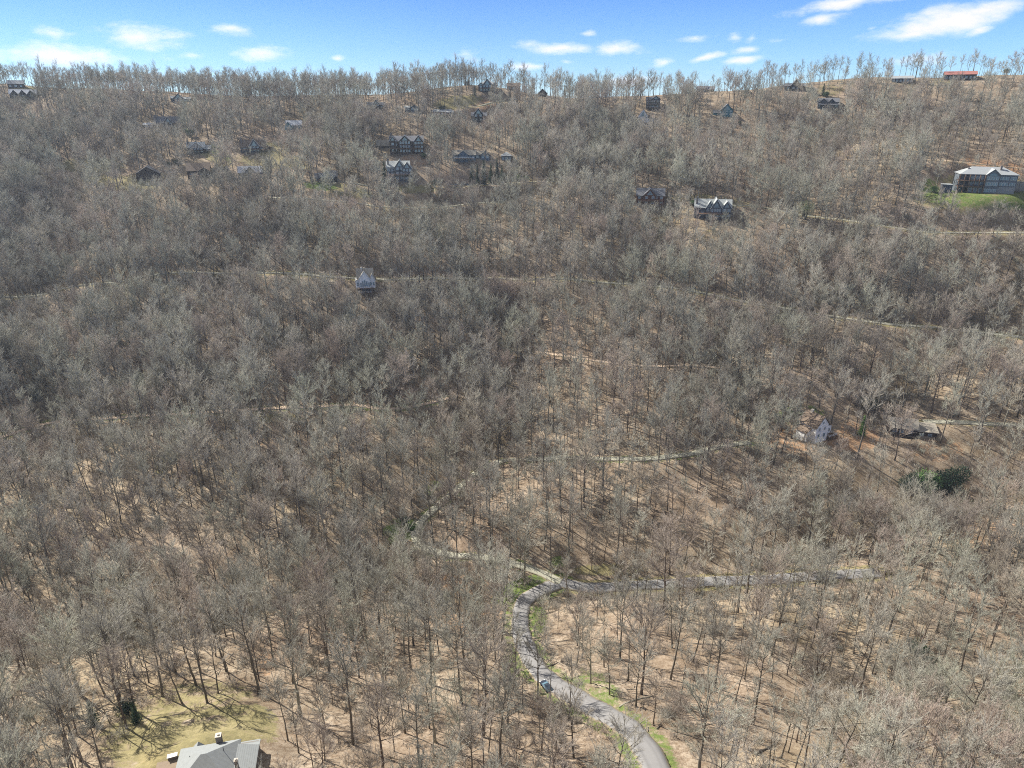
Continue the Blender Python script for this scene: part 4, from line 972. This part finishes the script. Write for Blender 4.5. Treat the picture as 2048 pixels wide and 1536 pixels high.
# --- the white gabled house in the right woods
def white_house():
    s = WHM; root = empty('white_house', (WH[0], WH[1], float(hf(WH[0], WH[1]))), R(28)); tag(root, 'tall white boarded house with steep gable and brown roof in the right woods', 'house')
    wall, roof, low = MB(), MB(), MB()
    wall.box(-4.2, 4.2, 0, 10, -4, 8.6); gable_y(wall, roof, -4.2, 4.2, 0, 10, 8.6, 4.6)
    wall.box(4.15, 9.2, 2, 9, -3.8, 6.2); roof.slab([(4.3,1.4,8.7),(9.9,1.4,6.1),(9.9,9.6,6.1),(4.3,9.6,8.7)][::-1], .22)
    wall.box(-6.6, -4.1, 3, 9, -3.9, 5.2); roof.slab([(-7.2,2.5,5.0),(-4.1,2.5,7.2),(-4.1,9.5,7.2),(-7.2,9.5,5.0)], .2)
    wall.build('wall', MATS['white'], root); ro = roof.build('roof', ROOF['b'], root)
    c = MB(); c.box(-.6, .6, 6.5, 7.6, 11, 14.4); c.build('chimney', MATS['cream'], ro)
    for (x, z, w_, h_) in ((-2, 6.2, 1.1, 1.6), (1.6, 6.2, 1.1, 1.6), (-2.1, 2.5, 1.4, 2), (1.7, 2.5, 1.4, 2), (0, 9.4, 1.0, 1.3), (-2, -.9, 1.3, 1.6)): window(root, x, z, w_, h_, 0)
    for x in (5.6, 7.8): window(root, x, 3.2, 1.0, 1.5, 2)
    g = MB(); g.box(4.3, 9.6, -1.6, 1.95, 1.8, 2.1)
    for x in (4.5, 7, 9.4): g.box(x-.1, x+.1, -1.5, -1.3, -4, 1.8)
    g.build('deck', MATS['deckwood'], root); g = MB(); railing(g, 4.4, 9.5, -1.5, 1.8, 2.1); g.build('railing', MATS['wrail'], root)
white_house()
def tan_house():
    s = TANM; root = empty('tan_roofed_house', (TAN[0], TAN[1], float(hf(TAN[0], TAN[1]))), -.25); tag(root, 'house with pale tan roof and dark shaded base behind leaning pale trunks', 'house')
    wall, roof = MB(), MB()
    wall.box(-7.5, 4.5, 0, 8, -4, 4.2); gable_x(wall, roof, -7.5, 4.5, 0, 8, 4.2, 3.4)
    wall.box(4.48, 13.5, .6, 7.6, -4, 3.0); roof.slab([(4.4,0,3.1),(14.2,0,3.1),(14.2,8,4.9),(4.4,8,4.9)], .22)
    wall.build('wall', MATS['brown'], root); ro = roof.build('roof', ROOF['t'], root)
    c = MB(); c.box(1.2, 2.3, 5.5, 6.6, 5, 9); c.build('chimney', MATS['brick'], ro)
    for x in (-5.5, -2.5, 1.5): window(root, x, 1.6, 1.6, 1.5, 0)
    for x in (7, 10.5): window(root, x, .6, 1.6, 1.4, .6)
    g = MB(); g.box(-7, 13, -3, -.02, -.3, 0)
    for i in range(6): g.box(-6.8+3.9*i, -6.6+3.9*i, -2.9, -2.7, -6, -.3)
    g.build('deck', MATS['deckwood'], root); g = MB(); railing(g, -6.9, 12.9, -2.9, -.1, 0); g.build('railing', MATS['brown'], root)
tan_house()

# --- the grey roofs at the lower left corner, seen from above
def lower_left_house():
    z0 = float(hf(LL[0], LL[1]))
    root = empty('hillside_house', (LL[0], LL[1], z0), R(12)); root.scale = (.7, .7, .7); tag(root, 'large house with grey hipped roofs and two chimneys cut by the lower left edge', 'house')
    wall, roof = MB(), MB()
    E = 6.0
    wall.box(-7, 9, -6, 8.5, -3, E); hip(roof, -7, 9, -6, 8.5, E, 5.0, .5)
    wall.box(8.95, 14.2, -7, 6.5, -3, E - 1.2); roof.slab([(8.9,-7.5,E+.6),(14.7,-7.5,E-1.1),(14.7,7.0,E-1.1),(8.9,7.0,E+.6)], .25)
    wall.box(9.0, 14.0, 6.9, 10.0, -3, E - 2.6); roof.slab([(8.6,6.6,E-2.2),(14.5,6.6,E-2.2),(14.5,10.5,E-2.7),(8.6,10.5,E-2.7)], .25)
    wall.box(-17.5, -11.5, -5, 2.0, -3, E - 1.8); hip(roof, -17.5, -11.5, -5, 2.0, E - 1.8, 3.2, .5)
    wall.box(-11.6, -6.9, -5, -.4, -3, E - 2.4); gable_x(wall, roof, -11.6, -6.9, -5, -.4, E - 2.4, 1.8, .3)
    wall.box(-2.6, 1.2, -8, -4, -2.9, E - .2); gable_y(wall, roof, -2.4, 1.0, -8, -2.2, E - .2, 3.0, .4)
    wall.box(3.0, 6.8, -8, -4, -2.9, E - .2); gable_y(wall, roof, 3.2, 6.6, -8, -2.2, E - .2, 3.0, .4)
    wall.box(-4.5, -1.5, 8.45, 10.2, -2.8, E - 1.6); gable_y(wall, roof, -4.5, -1.5, 7.0, 10.2, E - 1.6, 1.6, .4)
    wall.build('wall', MATS['stone'], root); ro = roof.build('roof', ROOF['m'], root)
    for (x, y, b, tp, w_) in ((3.4, 8.9, 1.0, E + 3.2, .75), (9.9, -1.2, E - 1, E + 3.4, .42)):
        c = MB(); c.box(x-w_, x+w_, y-w_, y+w_, b, tp); o = c.build('chimney', MATS['brick'], ro)
        c = MB(); c.box(x-w_-.1, x+w_+.1, y-w_-.1, y+w_+.1, tp, tp+.18); c.box(x-.25, x+.25, y-.25, y+.25, tp+.18, tp+.55); c.build('cap', MATS['cream'], root)
    for x in (-5.5, 0.5, 6.3): window(root, x, 2.2, 1.5, 1.6, -6)
    for (x, y) in ((1.5, -2.0), (5.8, 3.4), (-3.4, 3.2)):
        c = MB(); zr = E + 1.2 if x != 5.8 else E + 2.4
        c.tube([(x, y, zr), (x, y, zr + 2.0)], [.09, .09], 8); c.build('vent_pipe', MATS['grey'], ro)
    # patio and a small roofed stand
    pt = empty('patio', (LL[0] - 7.5, LL[1] + 4.5, float(hf(LL[0]-7.5, LL[1]+4.5)) + .05), R(12)); tag(pt, 'tan stone patio strip between the grey roofed house and the grassy bank', 'patio')
    g = MB(); g.box(-4.5, 3, -2.5, 1.8, -.3, .06); g.build('paving', MATS['paving'], pt)
    st = empty('outdoor_counter', (LL[0] - 9.5, LL[1] + 6.4, float(hf(LL[0]-9.5, LL[1]+6.4))), R(20)); tag(st, 'small white topped counter on the patio behind the grey roofed house', 'counter')
    g = MB(); g.box(-.9, .9, -.4, .4, -.5, .9); g.build('base', MATS['brick'], st); g = MB(); g.box(-1.0, 1.0, -.5, .5, .9, 1.0); g.build('top', TRIM, st)
lower_left_house()

# ------------------------------------------------------------------ the parked car
def car():
    p = at(1093, 1379); q = ROADP[0][0]; i = int(np.argmin(((q[:, :2] - p[:2]) ** 2).sum(1))); d = q[i+4] - q[i-4]
    root = empty('parked_car', (p[0], p[1], float(hf(p[0], p[1])) + .12), math.atan2(d[1], d[0])); tag(root, 'dark blue grey estate car parked on the left edge of the curving asphalt road', 'car')
    CP = mat('car_paint', lambda t: (0.05, 0.065, 0.085), .25, .6, .3); RUB = paint('tyre_rubber', (0.02, 0.02, 0.02), .1); LAMP = mat('lamp_glass', lambda t: (0.7, 0.7, 0.68), .15, .6); RED = mat('tail_lamp', lambda t: (0.35, 0.02, 0.02), .2, .5); RIM = paint('rim', (.45, .45, .46), .05, 1, .3, .5, .8)
    side = [(-2.25,.35),(-2.3,.75),(-2.2,1.0),(-1.2,1.05),(0.95,1.0),(1.95,.85),(2.25,.65),(2.28,.35)]
    b = MB(); n = len(side)
    for (ys, f) in ((-.9, 1),):
        pts = []
        for (y, sc_) in ((-.82, .97), (-.9, 1.0), (.9, 1.0), (.82, .97)): pts += [(x * sc_, y, z if abs(y) > .85 or z < .9 else z + .03) for x, z in side]
        fs = [tuple(range(n)), tuple(range(4*n-1, 3*n-1, -1))]
        for k in range(3):
            for j in range(n): fs.append((k*n+j, k*n+(j+1)%n, (k+1)*n+(j+1)%n, (k+1)*n+j))
    b.poly(pts, fs); b.build('body', CP, root)
    def cab(name, prof, w0, w1, m_, zt=0):
        c = MB(); k = len(prof); P_ = [(x, -(w0 if z < 1.2 else w1), z) for x, z in prof] + [(x, (w0 if z < 1.2 else w1), z) for x, z in prof]
        c.poly(P_, [tuple(range(k)), tuple(range(2*k-1, k-1, -1))] + [(j, j+k, (j+1)%k+k, (j+1)%k) for j in range(k)]); return c.build(name, m_, root)
    cab('windows', [(-2.1,1.03),(1.15,1.02),(.35,1.46),(-1.85,1.47)], .80, .66, GLASS)
    cab('roof', [(-1.88,1.475),(.30,1.465),(.22,1.53),(-1.75,1.54)], .67, .67, CP)
    for x in (-1.4, 1.4):
        for y in (-.85, .85):
            w_ = MB(); w_.tube([(x, y-.11, .34), (x, y+.11, .34)], [.34, .34], 16); wo = w_.build('wheel', RUB, root)
            r_ = MB(); r_.tube([(x, y-.125, .34), (x, y+.125, .34)], [.2, .2], 10); r_.build('rim', RIM, wo)
    for y in (-.65, .65):
        l = MB(); l.box(2.1, 2.3, y-.2, y+.2, .58, .74); l.build('headlight', LAMP, root)
        l = MB(); l.box(-2.33, -2.2, y-.16, y+.16, .72, .95); l.build('tail_light', RED, root)
    for y in (-.98, .98):
        l = MB(); l.box(.75, .92, y-.09, y+.09, .98, 1.1); l.build('mirror', CP, root)
car()

# ------------------------------------------------------------------ evergreens and bushes with leaves
def leaf_cloud(pts, size, m_, name, flat=.5):
    """small leaf sprays: two crossed triangles each, thickened by their number"""
    n = len(pts); S = np.array(pts); Dr = rng.normal(0, 1, (n, 3)); Dr[:, 2] = Dr[:, 2] * flat
    V, f4, f3 = twig_mesh('t', S, Dr, size * rng.uniform(.6, 1.3, n), size * rng.uniform(.16, .3, n), None)
    return np_mesh(name, V, f4, f3, m_)
def conifer(k, H, W, m_, gap=.0):
    r = np.random.default_rng(k + 50); tr = MB(); tr.tube([(0,0,-1),(0,0,H*.5),(.1,0,H*.97)], [W*.07+.05, W*.045+.03, .03], 7)
    pts = []
    for i in range(int(H * 2.1)):
        h = H * (.10 + .88 * i / (H * 2.1)); rad = W / 2 * (1 - h / H) ** .8 * r.uniform(.7, 1.15) + .15
        for j in range(int(5 + 3 * rad)):
            a = r.uniform(0, 6.28); L = rad * r.uniform(.7, 1.1)
            for u in np.arange(.15, 1.0, .35 / max(L, .5)):
                q = L * u; pts.append((math.cos(a) * q + r.normal(0, .12), math.sin(a) * q + r.normal(0, .12), h - .28 * q + r.normal(0, .14)))
            if rad > .8: tr.tube([(0,0,h), (math.cos(a)*L*.8, math.sin(a)*L*.8, h-.25*L)], [.04, .015], 3, False) if j % 4 == 0 else None
    return tr.mesh('trunk', BARK[2]), leaf_cloud(pts, .62, m_, 'crown', .35)
def bush(k, H, W, m_, n=1500):
    r = np.random.default_rng(k + 80); tr = MB()
    lob = [(r.uniform(-.28, .28) * W, r.uniform(-.28, .28) * W, H * r.uniform(.4, .75), r.uniform(.22, .36) * W) for _ in range(9)]
    for l in lob: tr.tube([(0,0,-.5),(l[0]*.5,l[1]*.5,l[2]*.5),(l[0],l[1],l[2])], [.09*H/5, .06*H/5, .02], 5, False)
    pts = []
    for i in range(n):
        l = lob[r.integers(9)]; d = r.normal(0, 1, 3); d /= np.linalg.norm(d); q = l[3] * r.uniform(.55, 1.05)
        pts.append((l[0] + d[0] * q, l[1] + d[1] * q, max(.1, l[2] + d[2] * q * min(1.1, H / W * 1.1))))
    return tr.mesh('trunk', BARK[0]), leaf_cloud(pts, .5, m_, 'crown', .8)
EV = [conifer(0, 17, 6.5, NEEDLE), conifer(1, 20, 6.0, NEEDLE_D), conifer(2, 13, 5.5, NEEDLE), bush(3, 7, 8, NEEDLE), bush(4, 5, 6, NEEDLE_L), bush(5, 9, 9, NEEDLE_D, 2200), bush(6, 12, 10, BUD, 1500), conifer(7, 19, 8.5, NEEDLE_L)]
EVP = [(1852,983,4,1.9,'big bright green hemlock below the tan roofed house'),(1892,990,5,1.6,'wide dark green evergreen right of the big bright hemlock'),(1815,985,5,1.0,'smaller dark evergreen left of the big bright hemlock'),(1845,992,3,1.7,'low green bush at the foot of the big hemlock'),
 (1722,872,7,.62,'green evergreen between the white house and the tan roofed house'),(1742,822,5,.8,'dark evergreen clump up the slope behind the white house'),(1730,815,3,.9,'green bushy evergreen above the white house'),
 (955,372,1,.85,'dark conifer leftmost in the clump beside the middle road'),(968,372,1,1.0,'tallest dark conifer in the left half of the clump by the middle road'),(982,368,0,.95,'dark green conifer in the middle of the clump by the middle road'),(994,368,1,1.0,'pointed dark conifer right of centre in the clump by the middle road'),(1004,362,2,.95,'short dark conifer at the right end of the clump'),(944,362,2,.9,'short conifer at the far left foot of the clump'),
 (770,362,0,.9,'dark conifer left of the grey lodge on tall decks'),(778,345,2,.9,'dark green conifer touching the left wing of the decked lodge'),(860,330,2,.6,'small dark conifer right of the decked lodge'),(764,385,5,.6,'dark bush below the left end of the decked lodge'),(868,376,3,.9,'dark green bush right below the decked lodge'),(788,308,5,.6,'dark bush under the left wing of the big dark lodge'),
 (847,318,3,.7,'green shrub on the pale terraced bank below the big lodge'),(1020,212,1,.85,'dark tall conifer beside the pale summit driveway'),(1029,212,1,.75,'second dark conifer right beside the pale summit driveway'),(950,192,2,.75,'dark conifer left of the large grey summit house'),(1129,184,1,.62,'lone dark conifer standing up from the ridge line'),
 (931,150,2,.6,'small dark conifer on the top of the central hill'),(936,150,2,.5,'smaller twin conifer on the top of the central hill'),(117,170,2,1.0,'dark evergreen among bare trunks on the left skyline'),(500,193,1,.65,'dark conifer at the ridge above the upper left woods'),(503,192,2,.75,'shorter conifer beside the dark one at the left ridge'),
 (345,265,5,.55,'dark shrub below the glazed gable house'),(383,275,3,1.0,'dark green bush right of the bank above the half timbered chalet'),(372,268,4,.9,'light green shrub on the bank above the half timbered chalet'),(338,340,5,.8,'dark evergreen mass between the two brown houses on the left'),(357,335,5,.8,'dark evergreen right next to the mass between the brown houses'),(435,350,5,.85,'dark green tree right of the dark brown cabin'),(452,350,3,1.0,'green tree between the brown cabin and the white roofed cottage'),
 (1645,192,2,.85,'round green conifer on the open bank at the right ridge'),(1652,196,3,.8,'green bush at the foot of the round conifer on the right ridge'),(1622,188,3,.8,'small green bush left of the round conifer on the right ridge'),(2013,148,3,.8,'dark olive bush on the right skyline'),(1850,168,3,.7,'olive shrub on the ridge between two low houses'),
 (1052,365,4,1.0,'bright green shrub right of the conifer clump'),(1036,362,6,.45,'pale green shrub beside the bright green one'),(884,225,5,.65,'dark bush left of the long log house'),(1062,188,6,.6,'light green tree on the ridge right of the summit'),(1866,385,4,.9,'yellow green shrub at the left end of the green terrace'),
 (1610,440,6,1.15,'pale green budding tree by the upper right road'),(300,790,6,1.2,'pale green budding tree in the left woods'),(1400,415,3,.7,'green hedge bush left of the three gabled house'),(1385,412,4,.8,'olive bush beside the driveway of the three gabled house'),
 (75,800,5,.6,'dark evergreen bush in the left woods above the lane'),(255,1430,5,.55,'dark evergreen left of the grassy bank'),(275,1447,0,.42,'small dark conifer at the left end of the grassy bank'),(190,1450,2,.6,'dark conifer in the shade at the lower left'),(1480,250,3,.5,'small green bush right of the teal gabled house'),(660,590,3,.4,'small dark bush left of the house on stilts'),
 (825,1062,4,.7,'green shrub beside the hairpin lane'),(808,1050,3,.6,'dark green shrub above the hairpin lane'),(1000,820,3,.6,'dark green shrub in the central ravine'),(1860,1340,5,.5,'dark evergreen clump in the right foreground woods'),(1835,1310,3,.7,'dark green bush behind the dark clump in the right foreground')]
for (px, py, k, s, lb) in EVP:
    p = at(px, py); nm = 'evergreen_tree' if k in (0, 1, 2, 7) else ('budding_tree' if k == 6 else 'evergreen_bush')
    root = empty(nm, (p[0], p[1], float(hf(p[0], p[1])) - .15), random.uniform(0, 6.28)); root.scale = (s, s, s)
    tag(root, lb, 'evergreen' if k != 6 else 'tree', 'evergreens and bushes among the bare trees')
    mesh_obj('trunk', EV[k][0], root); mesh_obj('crown', EV[k][1], root)

# ------------------------------------------------------------------ undergrowth: brown saplings and brush, uncountable
brush = D.collections.new('brush_kinds')
for k in range(4):
    r = random.Random(500 + k); S, Dd, Ls, Rs = [], [], [], []
    for st in range(16):
        bx, by = r.gauss(0, 1.0), r.gauss(0, 1.0); H = r.uniform(1.4, 3.8); lx, ly = r.gauss(0, .25), r.gauss(0, .25)
        S.append((bx, by, -.2)); Dd.append((lx, ly, 1)); Ls.append(H); Rs.append(.035)
        for j in range(14):
            u = r.uniform(.3, .95); S.append((bx + lx * H * u, by + ly * H * u, H * u - .2)); Dd.append((r.gauss(0, .7), r.gauss(0, .7), r.uniform(.3, 1.1))); Ls.append(r.uniform(.5, 1.3)); Rs.append(.022)
    if k == 3:
        S, Dd, Ls, Rs = [], [], [], []
        for st in range(9):
            a = r.uniform(0, 6.28); b0 = (r.gauss(0, 1.6), r.gauss(0, 1.6), r.uniform(0, .3)); L0 = r.uniform(1.5, 5.5)
            S.append(b0); Dd.append((math.cos(a), math.sin(a), r.uniform(-.15, .15))); Ls.append(L0); Rs.append(r.uniform(.05, .13))
            for j in range(4):
                u = r.uniform(.3, .8) * L0; S.append((b0[0] + math.cos(a) * u, b0[1] + math.sin(a) * u, b0[2])); Dd.append((math.cos(a + r.gauss(0, .8)), math.sin(a + r.gauss(0, .8)), r.uniform(0, .7))); Ls.append(r.uniform(.6, 1.6)); Rs.append(.03)
    V, f4, f3 = twig_mesh('b', np.array(S), np.array(Dd), np.array(Ls), np.array(Rs), None)
    brush.objects.link(D.objects.new('brush_%d' % k, np_mesh('brush', V, f4, f3, (TWIG[2], TWIG[0], TWIG[2], BARK[0])[k])))
bp = []
n = 26000; by_ = (rng.random(n) * (560 ** 1.6 - 60 ** 1.6) + 60 ** 1.6) ** (1 / 1.6); bx_ = rng.uniform(-1.0, .95, n) * (by_ + 30); bz_ = hf(bx_, by_)
gpx, gpy, _ = to_pix(np.stack([bx_, by_, bz_], -1)); bn = vnoise(bx_, by_, 30, 21)
gvd = np.full(n, 99.)
for pts, dp, wd in GP:
    for q in pts[::2]: gvd = np.minimum(gvd, np.hypot(bx_ - q[0], by_ - q[1]))
for i in range(n):
    pr = .26 + .45 * max(0, bn[i]) + (.55 if gvd[i] < 10 else 0)
    if random.random() > pr: continue
    if near_road(bx_[i], by_[i], 1.8): continue
    if any(in_ell(gpx[i], gpy[i], e) and e[4] < .12 for e in OPEN): continue
    if any((u - bx_[i]) ** 2 + (v - by_[i]) ** 2 < (r_ + 1) ** 2 for (u, v, _, r_, _) in PADS + KEEPOUT): continue
    bp.append((bx_[i], by_[i], bz_[i]))
bp = np.array(bp); m = len(bp); print('brush', m)
sc_ = rng.uniform(.6, 1.25, m)
instancer('undergrowth', bp, np.stack([np.zeros(m), np.zeros(m), rng.uniform(0, 6.28, m)], -1), np.stack([sc_, sc_, sc_ * rng.uniform(.7, 1.1, m)], -1), rng.integers(0, 4, m), brush, 'bare brown saplings and brush on the forest floor', 'undergrowth')

# ------------------------------------------------------------------ fallen trunks
LOGP = [(1275,1400,30,11,'dark fallen trunk with broken limbs on the open slope right of the car'),(1310,1372,-24,9,'crooked fallen limb above the dark fallen trunk'),(950,1300,60,12,'pale leaning dead stem left of the road bend'),(1930,1385,12,9,'fallen stem in the lower right woods'),(1640,1165,8,9,'dark fallen log beside the right lane'),
 (620,1290,-35,9,'fallen trunk in the brown woods left of the road'),(1660,1460,20,10,'thin grey fallen stem on the lower right slope'),(1110,1330,35,6,'short dark log right of the road bend'),(540,1060,30,9,'fallen trunk in the left woods'),(900,1070,50,8,'dark fallen limb inside the hairpin lane'),(1420,1290,-15,10,'grey fallen stem on the open right slope'),(1530,1500,40,8,'pale fallen branch near the bottom edge')]
for (px, py, rz, L, lb) in LOGP:
    p = at(px, py); a = R(rz); r = random.Random(int(px)); g = MB()
    pts = []
    for i in range(7):
        u = (i / 6 - .5) * L; x, y = p[0] + u * math.cos(a) + r.gauss(0, .08), p[1] + u * math.sin(a) + r.gauss(0, .08); pts.append((x - p[0], y - p[1], float(hf(x, y)) - p[2] + .16))
    g.tube(pts, [.26 - .03 * i for i in range(7)], 8)
    root = mesh_obj('fallen_log', g.mesh('fallen_log', BARK[px % 2], True), None, tuple(p)); tag(root, lb, 'log', 'fallen trunks on the forest floor')
    b = MB()
    for i in range(7):
        q = np.array(pts[3 + i % 4]); d = np.array([r.gauss(0, 1), r.gauss(0, 1), r.uniform(.2, 1)]); d = d / np.linalg.norm(d) * r.uniform(.8, 2.4); b.tube([q, q + d * .5 + np.array([0, 0, .1]), q + d], [.06, .04, .015], 4, False)
    b.build('broken_limbs', BARK[px % 2], root)

# ------------------------------------------------------------------ thin spring haze
hz = MB(); hz.box(-1700, 1700, -120, 17500, -420, 120)
hm = D.materials.new('haze_air'); hm.use_nodes = True; t = NT(hm.node_tree)
pv = t.n('ShaderNodeVolumePrincipled', {'Color': (0.74, 0.86, 1.0, 1), 'Density': 0.00008, 'Anisotropy': 0.2})
ou = t.n('ShaderNodeOutputMaterial'); t.t.links.new(pv.outputs[0], ou.inputs['Volume'])
ho = mesh_obj('haze', hz.mesh('haze', hm)); tag(ho, 'thin bluish spring haze over the valley', 'haze', None, 'stuff')
